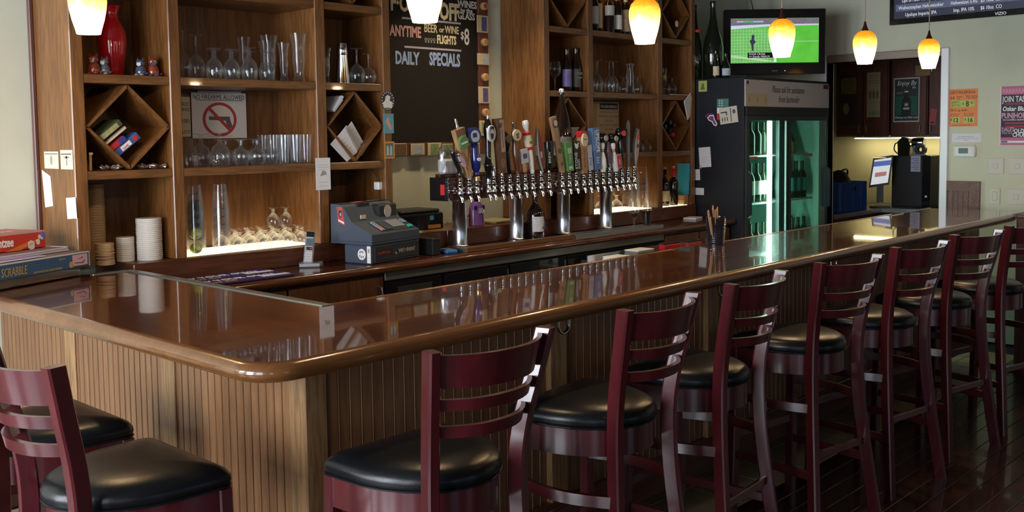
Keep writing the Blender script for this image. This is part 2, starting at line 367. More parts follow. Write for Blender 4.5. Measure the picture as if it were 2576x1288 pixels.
# ================================================================ bar stools
def smooth_path(P, n=6):
    out = []
    for i in range(len(P)-1):
        p0 = Vector(P[max(i-1, 0)]); p1 = Vector(P[i]); p2 = Vector(P[i+1]); p3 = Vector(P[min(i+2, len(P)-1)])
        for k in range(n):
            t = k/n; out.append(0.5*((2*p1)+(p2-p0)*t+(2*p0-5*p1+4*p2-p3)*t*t+(3*p1-p0-3*p2+p3)*t**3))
    out.append(Vector(P[-1])); return out
def bar_sweep(path, hx, hy, ang=0.0):
    # rectangular section: hx half-width across, hy half-depth along the bow plane turned by ang about Z
    rings = []; e1 = Vector((math.cos(ang), math.sin(ang), 0)); e2 = Vector((-math.sin(ang), math.cos(ang), 0))
    for i, p in enumerate(path):
        c = .005; q = []
        for (u, v) in ((-hx, -hy+c), (-hx+c, -hy), (hx-c, -hy), (hx, -hy+c), (hx, hy-c), (hx-c, hy), (-hx+c, hy), (-hx, hy-c)): q.append(Vector(p)+e1*u+e2*v)
        rings.append(q)
    return MB().rings(rings, True, True)
def dshape(s=1.0, n=14):
    # D-shaped seat: wide front corners, round rear
    pts = []
    for (x, y) in arc(.190, .180, .035, 0, PI/2, 4): pts.append((x, y))
    for (x, y) in arc(-.190, .180, .035, PI/2, PI, 4): pts.append((x, y))
    # left side going back then round rear
    for k in range(1, n): 
        t = PI+PI*k/n; pts.append((.222*math.cos(t)*(1-.0*k), .10+.285*math.sin(t)))
    cx, cy = 0, 0.0
    return [(cx+(x-cx)*s, cy+(y-cy)*s) for x, y in pts]
def post_xy(z):
    # half-width and y of the rear post centre line by height: it bows inward and forward at the seat
    pts = [(0, .216, -.226), (.30, .184, -.193), (.55, .163, -.170), (.75, .158, -.165), (.88, .166, -.178), (1.0, .184, -.204), (1.135, .203, -.232)]
    for (a, x0, y0), (c, x1, y1) in zip(pts, pts[1:]):
        if a <= z <= c: u = (z-a)/(c-a); return x0+(x1-x0)*u, y0+(y1-y0)*u
    return .203, -.232
def slat(z0, z1, sag, th=.008):
    n = 14; rings = []
    for i in range(n+1):
        q = []
        for z, s_ in ((z0, -1), (z0, 1), (z1, 1), (z1, -1)):
            h, y = post_xy(z); h -= .012; u = -1+2*i/n; d = -sag*(1-abs(u)**2.4)
            q.append((h*u, y+.006+d+s_*th, z))
        rings.append(q)
    return MB().rings(rings, True, True)
def make_stool():
    t = thing('bar_stool', 'stool', 'bar stool', group='ladder-back bar stools along the bar')
    for s in (-1, 1):
        P = smooth_path([(s*post_xy(z)[0], post_xy(z)[1], z) for z in (0, .30, .55, .75, .88, 1.0, 1.135)], 4)
        bar_sweep(P, .0165, .025, s*R(14)).build('rear_post', CHAIR, t)
    for s in (-1, 1):
        P = [Vector((s*.206, .206, 0)), Vector((s*.202, .196, .40)), Vector((s*.199, .190, .737))]
        bar_sweep(P, .020, .020).build('front_leg', CHAIR, t)
    for z0, z1, sag in ((1.035, 1.122, .082), (.975, 1.006, .080), (.902, .934, .076)):
        slat(z0, z1, sag).build('back_slat', CHAIR, t)
    # apron ring following the seat outline
    o = dshape(.955); i_ = dshape(.86)
    n = len(o); v = [(x, y, .655) for x, y in o]+[(x, y, .738) for x, y in o]+[(x, y, .655) for x, y in i_]+[(x, y, .738) for x, y in i_]
    fs = []
    for k in range(n):
        k2 = (k+1) % n
        fs += [(k, k2, n+k2, n+k), (2*n+k, 3*n+k, 3*n+k2, 2*n+k2), (k, 2*n+k, 2*n+k2, k2), (n+k, n+k2, 3*n+k2, 3*n+k)]
    MB().add(v, fs, True).build('apron', CHAIR, t)
    rr = [(.93, .735), (.985, .744), (1.005, .756), (1.0, .770), (.96, .784), (.86, .796), (.65, .804), (.35, .808), (.05, .809)]
    rings = [[(x, y+ (0.02*(1-s) if s < .9 else 0), z) for x, y in dshape(s)] for s, z in rr]
    MB().rings(rings, True, True).build('seat_cushion', LEATHER, t)
    # welt seam round the cushion
    MB().tube([Vector((x, y, .7445)) for x, y in dshape(.998)+dshape(.998)[:1]], .0035, 6, False).build('welt', LEATHER, t)
    # bowed side rails, low stretchers and foot rest
    for s in (-1, 1):
        n = 8; rings = []
        for k in range(n+1):
            u = k/n; yy = .172+(-.172-.172)*u; xx = s*(.188+(.164-.188)*u+.040*math.sin(PI*u))
            rings.append([(xx-s*.008, yy, .512), (xx+s*.008, yy, .512), (xx+s*.008, yy, .548), (xx-s*.008, yy, .548)])
        MB().rings(rings, True, True).build('side_rail', CHAIR, t)
        box('side_stretcher', (s*.193-.009, -.19, .245), (s*.193+.009, .178, .280), CHAIR, t, 0.002)
    box('foot_rest', (-.19, .188, .335), (.19, .206, .37), CHAIR, t, 0.002)
    box('back_stretcher', (-.178, -.197, .325), (.178, -.181, .355), CHAIR, t, 0.002)
    return t
stool = make_stool()
# (left post top, right post top) at z = 1.13, solved from the photograph
tops = [((0.196, -0.42), (0.61, -0.427)), ((0.949, -0.435), (1.356, -0.407)), ((1.579, -0.41), (1.999, -0.377)), ((2.302, -0.389), (2.674, -0.446)), ((2.977, -0.405), (3.373, -0.467)), ((3.682, -0.417), (4.04, -0.492)), ((4.30, -.471), (4.69, -.56))]
labs = ['mahogany bar stool nearest the rounded bar corner, on the long side of the bar', 'second mahogany bar stool from the bar corner, back turned to the viewer',
        'third mahogany bar stool from the bar corner along the long side', 'fourth mahogany bar stool from the bar corner, angled slightly to the left',
        'fifth mahogany bar stool from the bar corner with bluish light down its post', 'sixth mahogany bar stool from the bar corner along the dark long side',
        'seventh and farthest mahogany bar stool, cut off by the right edge']
for i, (l, r_) in enumerate(tops):
    o = stool if i == 0 else copy_tree(stool)
    l = Vector(l); r_ = Vector(r_); d_ = r_-l; rz = math.atan2(d_.y, d_.x); m_ = (l+r_)/2
    o.location = (m_.x - (-math.sin(rz))*(-.232), m_.y - math.cos(rz)*(-.232), 0); o.rotation_euler = (0, 0, rz); o['label'] = labs[i]
for (x, y, rz, lab) in ((-.235, .335, R(-90), 'mahogany bar stool at the short end of the bar, cut off by the left edge'), (-.20, .955, R(-90), 'mahogany bar stool at the short end, mostly hidden behind the nearer one')):
    o = copy_tree(stool); o.location = (x, y, 0); o.rotation_euler = (0, 0, rz); o['label'] = lab; o['group'] = 'ladder-back bar stools along the bar'
# ================================================================ back-bar cabinets
YS = 2.133; SH = [(1.479, 1.518), (1.901, 1.941), (2.320, 2.360)]; CTOPZ = 2.78
def back_cabinet(x0, label, seed):
    t = thing('shelf_cabinet', label, 'cabinet')
    xs = [(0, .058), (.455, .511), (1.270, 1.334), (1.718, 1.772)]
    for i, (a, c) in enumerate(xs):
        y1 = 2.52
        box('upright', (x0+a, YS, 1.094), (x0+c, y1, CTOPZ), OAK, t, 0.004)
    box('back_panel', (x0+.03, 2.49, 1.094), (x0+1.74, 2.52, CTOPZ), OAKP, t)
    for (a, c) in ((.058, .455), (.511, 1.270), (1.334, 1.718)):
        for (z0, z1) in SH: box('shelf', (x0+a-.001, YS+.003, z0), (x0+c+.001, 2.49, z1), OAKX, t, 0.003)
        box('shelf', (x0+a-.001, YS+.003, 2.74), (x0+c+.001, 2.49, 2.78), OAKX, t, 0.003)
    # diamond racks in the side bays
    for (a, c) in ((.058, .455), (1.334, 1.718)):
        for (z0, z1) in ((1.518, 1.901), (2.360, 2.74)):
            xm, zm = (a+c)/2, (z0+z1)/2; P = [(a, zm), (xm, z1), (c, zm), (xm, z0)]
            for k in range(4):
                p = Vector(P[k]); q = Vector(P[(k+1) % 4]); d_ = (q-p).normalized(); n_ = Vector((d_.y, -d_.x))*.012
                ends = [p+d_*.006, q-d_*.006, q-d_*.006+n_, p+d_*.006+n_]
                MB().prism([(x0+u, v) for u, v in ends], YS+.012, 2.488, 'Y').build('diamond_board', OAK, t)
    return t
cabL = back_cabinet(.458, 'oak back-bar shelf cabinet on the left, with glassware and a red vase', 1)
cabR = back_cabinet(3.515, 'oak back-bar shelf cabinet on the right, with wine bottles on its top shelf', 2)
# dark edging strip where the left cabinet meets the wall
MB().rbox((.440, 2.495, 1.075), (.4575, 2.524, 2.9), .003).build('edge_moulding', mat('edge_strip', (0.10, 0.035, 0.03), 0.3, coat=.4), cabL)

# ledge under the cabinets and the counter in front of it
led = tag(box('back_ledge', (.70, 2.122, .998), (5.285, 2.515, 1.0935), CBOARD, None, 0.004), 'dark wooden ledge running under both shelf cabinets', 'ledge')
cnt = thing('back_counter', 'dark glossy back-bar counter carrying the cash register and tap tower', 'counter')
box('slab', (.70, 1.79, .956), (5.29, 2.515, .9975), CTOP, cnt)
MB().rings([[(x, 1.79+u, .9965+v) for u, v in ((0, .001), (-.010, -.002), (-.016, -.012), (-.016, -.028), (-.010, -.038), (0, -.041))] for x in (.70, 5.29)], True, True).build('front_nosing', wood('nosing_wood', (0.085, 0.026, 0.011), (0.14, 0.046, 0.018), 'X', 0.2, 0.6, 8, 0), cnt)
# units under the counter
CAB = wood('low_cabinet_wood', (0.085, 0.030, 0.012), (0.135, 0.052, 0.022), 'Z', 0.42, 0.15, 8)
def low_cab(x0, x1, doors, label, hs):
    t = thing('low_cabinet', label, 'cabinet')
    box('body', (x0, 1.84, .08), (x1, 2.50, .9555), CAB, t)
    w_ = (x1-x0)/doors
    for i in range(doors):
        d_ = box('door', (x0+i*w_+.006, 1.818, .10), (x0+(i+1)*w_-.006, 1.84, .935), CAB, t, 0.004)
        hx = x0+(i+1)*w_-.04 if hs[i] > 0 else x0+i*w_+.04
        MB().tube([(hx, 1.818, .885), (hx, 1.79, .880), (hx, 1.785, .84), (hx, 1.79, .80), (hx, 1.818, .795)], .005, 8).build('handle', STEEL, d_)
    return t
low_cab(.72, 1.895, 2, 'wooden cabinet with two doors under the counter by the bar corner', (1, 1))
low_cab(4.43, 5.28, 2, 'wooden cabinet with two doors under the counter near the tall cooler', (1, -1))
uc = thing('undercounter_cooler', 'black undercounter cooler with steel top strip below the tap tower', 'cooler')
box('body', (1.905, 1.86, .06), (4.42, 2.50, .905), BLACK, uc)
box('top_strip', (1.905, 1.825, .905), (4.42, 2.50, .953), mat('brushed_steel', (0.34, 0.33, 0.31), 0.4, 0.9), uc, 0.004)
for i in range(4):
    a = 2.33+i*.52; d_ = box('door', (a+.005, 1.828, .10), (a+.515, 1.858, .895), GBLACK, uc, 0.004)
    box('door_trim', (a+.495, 1.822, .45), (a+.503, 1.828, .87), STEEL, d_)
    box('pane', (a+.06, 1.8262, .16), (a+.455, 1.828, .84), mat('dark_pane', (0.012, 0.016, 0.018), 0.06), d_)
box('grille', (1.915, 1.84, .55), (2.32, 1.86, .895), GBLACK, uc, 0.003)
pl_ = box('name_plate', (2.0, 1.834, .79), (2.24, 1.84, .86), mat('plate_grey', (0.03, 0.03, 0.033), 0.4), uc)
text('True', .05, mat('plate_text', (0.25, 0.25, 0.25), .4), pl_, (2.05, 1.8335, .803), FY, shear=.35)
box('grille_frame', (1.995, 1.8345, .786), (2.245, 1.8355, .789), STEEL, uc); box('grille_frame', (1.995, 1.8345, .861), (2.245, 1.8355, .864), STEEL, uc)

# ================================================================ chalkboard on the back wall
cb = thing('chalkboard', 'large black chalkboard menu on the wall between the cabinets', 'chalkboard', (0, 0, 0))
SLATE = mat('slate', (0.009, 0.006, 0.005), 0.85, noise=.3, nscale=30)
box('board', (2.26, 2.512, 1.612), (3.285, 2.522, 2.80), SLATE, cb)
FRM = wood('board_frame', (0.10, 0.03, 0.018), (0.19, 0.06, 0.03), 'Z', .45, .2, 10)
box('frame_side', (3.285, 2.495, 1.535), (3.375, 2.522, 2.80), FRM, cb, .003)
box('frame_bottom', (2.26, 2.495, 1.535), (3.285, 2.522, 1.612), FRM, cb, .003)
def chalk(n, c): return mat('chalk_'+n, c, 0.9)
CW = chalk('cream', (.72, .62, .42)); CWH = chalk('white', (.72, .70, .66)); CP = chalk('pink', (.62, .34, .36)); CBL = chalk('blue', (.30, .40, .72)); CLV = chalk('lavender', (.40, .36, .50))
yb = 2.5115
def ct(s, x, z, size, m, sx=1., off=.0, **k): return text(s, size, m, cb, (x, yb, z), FY, sx=sx, off=off, **k)
ct('1/2 OFF', 2.40, 2.63, .14, CW, .8, .004)
ct('F·OH', 2.555, 2.415, .135, CW, .72, .005); ct('OFF', 2.955, 2.390, .145, CW, .68, .006)
ct('WINES', 3.115, 2.478, .062, CWH, .92, .0015); ct('by the', 3.140, 2.444, .045, CWH, .95, .001); ct('GLASS', 3.115, 2.402, .062, CWH, .88, .0015)
ct('ANYTIME', 2.548, 2.262, .090, CP, .66, .003)
ct('BEER', 2.822, 2.300, .072, CW, .72, .001); ct('or', 2.950, 2.306, .05, CW, .9, .001); ct('WINE', 3.000, 2.304, .066, CW, .72, .001)
ct('FLIGHTS', 2.930, 2.236, .072, CW, .62, .003); ct('$', 3.137, 2.275, .068, CWH, .8, .001); ct('8', 3.168, 2.240, .150, CWH, .65, .002)
for i in range(4):
    gx = 2.835+i*.024
    o = MB(); pts = [(gx+.008*math.cos(2*PI*k/10), 2.255+.008*math.sin(2*PI*k/10)) for k in range(10)]
    o.tube([(x, yb, z) for x, z in pts+pts[:1]], .0012, 4, False).build('goblet_doodle', CWH, cb)
    MB().box((gx-.001, yb-.001, 2.238), (gx+.001, yb, 2.247)).build('goblet_doodle', CWH, cb)
    MB().box((gx-.007, yb-.001, 2.236), (gx+.007, yb, 2.2385)).build('goblet_doodle', CWH, cb)
ct('DAILY', 2.585, 2.095, .105, CBL, .66, .004); ct('SPECIALS', 2.862, 2.098, .110, CBL, .60, .004)
for (xa, xb, z) in ((2.645, 3.14, 2.372), (2.66, 3.14, 2.199)): box('chalk_line', (xa, yb-.0008, z-.006), (xb, yb, z+.006), CLV, cb)
# bottle-cap knobs and beer cards fixed on the frame
ORG = mat('cap_orange', (0.62, 0.20, 0.05), .5); CAPW = mat('cap_wood', (0.55, 0.36, 0.18), .6)
for i, z in enumerate((2.496, 2.262, 2.034, 1.803)):
    k_ = MB().lathe([(.024, 0), (.026, -.004), (.026, -.022), (.022, -.025)], 16, (3.326, 2.495, z), True, 'Y').build('cap_knob', CAPW, cb)
    MB().prism(oval(14, .015, .015, 3.326, z), 2.468, 2.4695, 'Y').build('cap_face', RED if i == 0 else ORG, k_)
CARDW = mat('card_tan', (0.58, 0.46, 0.28), .7)
def bcard(x, z, w_, h_, inner, iw=.6, ih=.75, dx=0, shape=None):
    c_ = box('beer_card', (x-w_/2, 2.488, z-h_/2), (x+w_/2, 2.4945, z+h_/2), CARDW, cb, .002)
    box('card_picture', (x+dx-w_*iw/2, 2.4868, z-h_*ih/2), (x+dx+w_*iw/2, 2.4882, z+h_*ih/2), inner, c_)
PB = mat('card_blue', (0.10, 0.09, 0.24), .6, noise=.8, nscale=60); PG = mat('card_green', (0.20, 0.27, 0.12), .6, noise=.7, nscale=50); PGY = mat('card_grey', (0.42, 0.45, 0.50), .6, noise=.6, nscale=60); PBR = mat('card_brown', (0.16, 0.09, 0.05), .6, noise=.8, nscale=60)
bcard(3.318, 2.380, .104, .112, PB, .45, .82, .012); bcard(3.320, 2.152, .112, .075, PGY, .5, .75, .02); bcard(3.322, 1.918, .104, .11, PB, .45, .82, .012)
bcard(3.325, 1.700, .10, .10, PG); bcard(2.592, 1.573, .10, .075, PBR, .9, .9); bcard(2.732, 1.571, .115, .072, PGY, .7, .8); bcard(2.873, 1.570, .116, .080, PG, .6, .85)
bcard(2.985, 1.572, .09, .06, PG, .9, .9); bcard(3.10, 1.572, .10, .062, PBR, .9, .9); bcard(3.245, 1.568, .058, .075, PBR, .6, .8); bcard(2.47, 1.572, .10, .07, PBR)

# ================================================================ papers on the cabinets
def sheet(name, label, cat, w_, h_, loc, rot, m=PAPER, th=.001, group=None):
    return tag(box(name, (-w_/2, -h_/2, 0), (w_/2, h_/2, th), m, None, 0, loc, rot), label, cat, group)
t = thing('recipe_card', 'cream card with a grey 0-like mark, left of two on the cabinet side', 'card', (.4572, 2.366, 1.567), rot=FX)
box('paper', (-.076, -.038, 0), (.076, .038, .001), CREAM, t); box('rule', (-.07, .026, .001), (.07, .029, .0014), INK, t)
MB().prism(oval(14, .014, .022), .001, .0014).build('mark', mat('mark_grey', (.3, .28, .22), .8), t)
t = thing('recipe_card', 'cream card with a grey T-like mark, right of two on the cabinet side', 'card', (.4572, 2.205, 1.570), rot=FX)
box('paper', (-.062, -.042, 0), (.062, .042, .001), CREAM, t); box('rule', (-.055, .022, .001), (.05, .026, .0014), INK, t)
box('mark', (-.008, -.025, .001), (.008, .018, .0014), mat('mark_grey', (.3, .28, .22), .8), t); box('mark', (-.03, .006, .001), (.03, .014, .0014), mat('mark_grey', (.3, .28, .22), .8), t)
MB().prism([(-.055, .085), (.035, .058), (.05, -.075), (-.035, -.085)], 0, .001).build('note_sheet', PAPER, None, (.4572, 2.42, 1.437), FX)
tag(bpy.data.objects['note_sheet'], 'white sheet with a cut corner stuck low on the cabinet side', 'paper')
t = thing('note_slip', 'white slip with faint scribbles low on the cabinet side, nearest its front edge', 'paper', (.4572, 2.178, 1.36), rot=(R(90), R(-4), R(-90)))
box('paper', (-.049, -.046, 0), (.049, .046, .001), PAPER, t)
for k in range(3): box('scribble', (-.025, -.02+k*.014, .001), (.02, -.017+k*.014, .0013), mat('pencil', (.55, .53, .53), .8), t)
# no-firearms sign on the back panel
t = thing('warning_sign', 'white NO FIREARMS ALLOWED sign with red prohibition circle behind the glasses', 'sign', (1.363, 2.474, 1.772), rot=FY)
box('sheet', (-.157, -.117, 0), (.157, .117, .002), PAPER, t)
text('NO FIREARMS ALLOWED', .033, INK, t, (0, .083, .002), align='CENTER', sx=.80)
box('underline', (-.135, .077, .002), (.135, .0795, .0024), INK, t)
o = MB(); n = 32; R0, R1 = .098, .082
vs = [(r_*math.cos(2*PI*i/n), -.02+r_*math.sin(2*PI*i/n)*.9, z) for z in (.002, .0032) for r_ in (R0, R1) for i in range(n)]
fs = []
for i in range(n):
    j = (i+1) % n; fs += [(2*n+i, 2*n+j, 3*n+j, 3*n+i), (i, n+i, n+j, j), (i, j, 2*n+j, 2*n+i), (n+i, 3*n+i, 3*n+j, n+j)]
MB().add(vs, fs).build('ban_ring', mat('ban_red', (.50, .05, .06), .6), t)
MB().prism([(-.07, .035), (-.058, .046), (.07, -.075), (.058, -.086)], .0024, .0036).build('ban_slash', mat('ban_red', (.50, .05, .06), .6), t)
MB().prism([(-.062, -.005), (.058, -.005), (.06, -.02), (.075, -.062), (.05, -.066), (.032, -.026), (-.062, -.022)], .002, .0025).build('pistol', mat('pistol_grey', (.12, .12, .13), .6), t)
box('foot_line', (-.07, -.108, .002), (.07, -.104, .0023), mat('pencil', (.55, .53, .53), .8), t)
box('hanger_strip', (-.12, .117, .0), (.13, .126, .004), mat('clip_white', (.5, .45, .38), .4), t)
t = thing('notice', 'narrow tan notice partly hidden by the cabinet upright, left of the firearms sign', 'notice', (1.10, 2.476, 1.765), rot=FY)
box('sheet', (-.10, -.10, 0), (.10, .10, .0015), CREAM, t)
for s_, z in (('PUBLIC', .055), ('WARNING', .028), ('SMOKERS', -.03), ('POLICY', -.085)): text(s_, .026, INK, t, (.095, z, .0015), align='RIGHT', sx=.8)
# sign in the right cabinet
t = thing('warning_notice', 'tan WARNING notice about alcohol pinned in the right cabinet', 'notice', (4.577, 2.474, 1.738), rot=FY); t.scale = (1.5, 1, 1)
box('sheet', (-.185, -.155, 0), (.12, .155, .0015), mat('notice_tan', (.50, .40, .28), .8), t); box('head', (-.035, .098, .0015), (.11, .142, .002), INK, t)
box('left_page', (-.182, -.150, .0015), (-.058, .150, .0022), mat('notice_page', (.40, .29, .14), .8), t); text('R', .055, mat('faded_ink', (.2, .14, .08), .8), t, (-.125, .04, .0023))
text('WARNING', .032, PAPER, t, (.037, .108, .002), align='CENTER', sx=.85)
for k, s_ in enumerate(('DRINKING ALCOHOLIC', 'BEVERAGES, INCLUDING', 'DISTILLED', 'SPIRITS, BEER, COOLERS', 'AND WINE', 'DURING PREGNANCY', 'CAN CAUSE')): text(s_, .020, mat('faded_ink', (.2, .14, .08), .8), t, (.037, .072-k*.033, .0015), align='CENTER', sx=.72)
# receipt taped to the upright, charger, stickers
t = thing('receipt', 'long white printed receipt hanging from the cabinet upright above the register', 'paper', (1.755, 2.1315, 1.462), rot=FY)
box('paper', (-.047, -.084, 0), (.047, .084, .0008), PAPER, t)
PEN = mat('pencil', (.55, .53, .53), .8)
for k, (a, c) in enumerate(((-.03, .03), (-.034, .034), (-.03, .02))): box('print_line', (a, .045-k*.012, .0008), (c, .048-k*.012, .0011), PEN, t)
MB().prism([(-.02, -.012), (.022, -.004), (.018, .012), (-.004, .018)], .0008, .0011).build('print_mark', mat('print_grey', (.35, .35, .36), .8), t)
for k in range(2): box('print_line', (-.028, -.045-k*.02, .0008), (.03, -.0425-k*.02, .0011), PEN, t)
t = thing('phone_charger', 'small white plug charger with thin black cord in the left cabinet', 'charger', (2.1765, 2.18, 1.38))
box('plug', (-.03, -.022, -.022), (0, .022, .022), WHITE, t, .004)
MB().tube(smooth_path([(-.018, -.005, .022), (-.02, 0, .05), (-.05, 0, .085), (-.09, -.02, .11), (-.11, -.04, .139)], 5), .0022, 6).build('cord', BLACK, t)
MB().tube(smooth_path([(-.018, -.005, -.022), (-.012, -.01, -.08), (-.004, -.015, -.09), (-.01, -.02, -.10)], 5), .0022, 6).build('cord', BLACK, t)
t = thing('sticker', 'round black and white sticker with a figure on the cabinet upright by the chalkboard', 'sticker', (2.204, 2.1325, 1.851), rot=FY)
MB().prism(oval(28, .049, .055), 0, .0008).build('disc', mat('stk_black', (.03, .03, .035), .5), t)
MB().prism([(-.03, -.038), (.028, -.04), (.034, -.008), (.012, .0), (.02, .022), (.0, .032), (-.016, .022), (-.02, .0), (-.036, -.012)], .0008, .0012).build('figure', mat('stk_white', (.7, .7, .68), .5), t)
for k in range(18):
    a = 2*PI*k/18; box('rim_mark', (.041*math.cos(a)-.003, .047*math.sin(a)-.003, .0008), (.041*math.cos(a)+.003, .047*math.sin(a)+.003, .0011), mat('stk_white', (.7, .7, .68), .5), t)
t = thing('sticker', 'teal picture card on the cabinet upright below the round sticker', 'sticker', (2.206, 2.1325, 1.725), rot=FY)
box('card', (-.037, -.054, 0), (.037, .054, .0008), mat('stk_teal', (.13, .32, .40), .5, noise=.4, nscale=40), t)
MB().prism([(-.012, .03), (.0, .032), (.012, 0), (.024, -.03), (.012, -.038), (-.006, -.01), (-.018, .005)], .0008, .0012).build('figure', mat('stk_coral', (.62, .30, .25), .5), t)
t = thing('sticker', 'orange-framed card with two grey figures, lowest on the cabinet upright', 'sticker', (2.208, 2.1325, 1.578), rot=FY)
box('card', (-.036, -.047, 0), (.036, .047, .0008), mat('stk_orange', (.62, .28, .06), .5), t); box('picture', (-.028, -.038, .0008), (.028, .038, .0012), mat('stk_green', (.10, .16, .12), .5), t)
for s_ in (-1, 1): MB().prism([(s_*.012-.009, -.03), (s_*.012+.009, -.03), (s_*.012+.008, .008), (s_*.012+.004, .024), (s_*.012-.005, .024), (s_*.012-.008, .008)], .0012, .0015).build('figure', mat('stk_grey', (.42, .45, .44), .5), t)
# ================================================================ tap tower
TW = wood('tower_wood', (0.055, 0.014, 0.009), (0.10, 0.026, 0.014), 'X', .22, .6, 8, 0)
tw = thing('tap_tower', 'long wooden beer tap tower beam on four chrome posts', 'tap tower')
box('beam', (2.515, 1.985, 1.283), (4.245, 2.118, 1.412), TW, tw, .004)
box('end_cap', (2.492, 1.983, 1.281), (2.515, 2.12, 1.414), GBLACK, tw, .002)
box('end_trim', (2.508, 1.980, 1.280), (2.518, 1.988, 1.415), CHROME, tw)
box('red_label', (2.4905, 1.993, 1.315), (2.492, 2.028, 1.375), RED, tw)
box('top_rail', (2.53, 2.075, 1.412), (4.24, 2.115, 1.432), TW, tw, .003)
for x in (2.662, 3.15, 3.60, 4.05):
    MB().lathe([(.060, .9985), (.060, 1.004), (.047, 1.010), (.043, 1.02), (.043, 1.262), (.047, 1.268), (.047, 1.283)], 28, (x, 2.052, 0)).build('post', POSTC, tw)
# drip trays
t = thing('drip_tray', 'flat steel drip tray under the left half of the taps', 'tray', (0, 0, 0))
DT = mat('tray_steel', (0.42, 0.43, 0.45), .35, .9)
box('pan', (2.50, 1.835, .9982), (3.44, 1.985, 1.006), DT, t); box('front_lip', (2.50, 1.826, .9982), (3.44, 1.835, 1.024), BULL, t, .002); box('end_lip', (2.49, 1.835, .9982), (2.50, 1.985, 1.024), DT, t); box('end_lip', (3.44, 1.835, .9982), (3.45, 1.985, 1.022), CHROME, t)
t = thing('drip_tray', 'drip tray with slatted steel grate under the right half of the taps', 'tray', (0, 0, 0))
box('pan', (3.46, 1.84, .9982), (4.42, 1.985, 1.004), mat('tray_dark', (.04, .04, .045), .4, .6), t); box('front_lip', (3.46, 1.832, .9982), (4.42, 1.84, 1.016), DT, t)
sl = MB().rbox((0, 1.842, 1.006), (.010, 1.984, 1.013), .002).mesh('grate_slat'); sl.materials.append(DT)
for i in range(47): link('grate_slat', sl, None, t, (3.466+i*.0202, 0, 0))
# ---------------------------------------------------------------- taps
shank = MB().lathe([(.011, 0), (.011, .050)], 12, (0, .0, 0), True, 'Y').lathe([(.018, .046), (.018, .0545)], 14, (0, 0, 0), True, 'Y').mesh('shank')
body = MB().lathe([(.0, -.046), (.010, -.046), (.013, -.040), (.017, -.028), (.019, -.012), (.016, .002), (.012, .012), (.012, .024), (.016, .030), (.016, .036), (.011, .042), (.010, .056), (.013, .060), (.013, .066), (.009, .072), (.009, .088)], 14).mesh('faucet_body')
spout = MB().tube([(0, -.004, -.026), (0, -.014, -.044), (0, -.020, -.066)], [.012, .010, .008], 10).mesh('spout')
for m_ in (shank, body, spout): m_.materials.append(CHROME)
def tap(i, x, label, handle=True):
    t = thing('beer_tap', label, 'beer tap', (x, 1.929, 1.338), 0, 'taps on the tower')
    link('shank', shank, None, t); link('faucet_body', body, None, t); link('spout', spout, None, t)
    if not handle: return t
    return t
def hnd(mb, m, t, lean=0.0, leany=0.0, z=.080): return mb.build('handle', m, t, (0, 0, z), (leany, lean, 0))
def hp(mb, m, h, name='badge'): return mb.build(name, m, h)
WD = wood('tap_wood', (0.40, 0.22, 0.10), (0.52, 0.31, 0.15), 'Z', .45, .2, 14); WDD = wood('tap_wood_dark', (0.13, 0.055, 0.03), (0.19, 0.085, 0.045), 'Z', .4, .2, 12); WDR = wood('tap_wood_red', (0.14, 0.045, 0.022), (0.22, 0.075, 0.035), 'Z', .25, .6, 12)
NAVY = mat('tap_navy', (0.012, 0.022, 0.16), .2, coat=.6); TGREEN = mat('tap_green', (0.10, 0.27, 0.09), .5, noise=.25, nscale=60); TWHITE = mat('tap_white', (0.80, 0.79, 0.78), .25, coat=.5); TRED = mat('tap_red', (0.45, 0.02, 0.03), .25, coat=.5)
TPINK = mat('tap_pink', (.55, .40, .46), .5); TCREAM = mat('tap_cream', (.66, .58, .42), .5); TSIL = mat('tap_silver', (.55, .57, .62), .25, .9); TBLUE = mat('tap_blue', (.10, .19, .42), .4); TGREY = mat('tap_grey', (.28, .30, .34), .4)
FACE = mat('face_grey', (.45, .45, .47), .6, noise=.7, nscale=90)
def plank(w0, w1, h, th, m=None): # tapered flat plank, width w0 at the foot and w1 at the top
    return MB().prism([(-w0/2, 0), (w0/2, 0), (w1/2, h), (-w1/2, h)], -th/2, th/2, 'Y')
def disc(r, z, y0, y1, rx=None, n=20): return MB().prism(oval(n, rx or r, r, 0, z), y0, y1, 'Y')
X_ = [2.560, 2.624, 2.687, 2.783, 2.826, 2.896, 2.964, 3.034, 3.100, 3.168, 3.245, 3.320, 3.447, 3.515, 3.586, 3.661, 3.724, 3.793, 3.865, 3.932, 4.005, 4.073, 4.140, 4.211]
t = tap(0, 2.553, 'tap with black curved handle and pink oval badge, leftmost on the tower')
h = hnd(MB().tube(smooth_path([(0, 0, 0), (-.004, 0, .04), (-.03, 0, .085), (-.05, 0, .125), (-.052, 0, .15)], 4), [.018]+[.014]*12+[.016]*3+[.010], 12), GBLACK, t)
hp(MB().prism([(x*.8-z*.5-.000, .095+z*.85) for x, z in oval(18, .022, .048)], -.022, -.012, 'Y'), TPINK, h); hp(MB().box((-.05, -.0235, .118), (-.02, -.022, .124)).box((-.036, -.0235, .082), (-.008, -.022, .088)), INK, h, 'badge_print')
t = tap(1, X_[1], 'tap with tapered slatted wooden handle and round green badge')
h = hnd(plank(.034, .078, .285, .034), WD, t, R(-17)); hp(MB().lathe([(.008, .285), (.010, .30), (.006, .31), (.009, .325), (.004, .345)], 10), STEEL, h, 'finial'); hp(disc(.036, .205, -.030, -.017), TGREEN, h); hp(MB().box((-.024, -.0315, .198), (.024, -.030, .208)), TWHITE, h, 'badge_print')
for k in range(4): hp(MB().box((-.032+k*.018, -.0185, .245), (-.020+k*.018, -.017, .283)), WDD, h, 'groove')
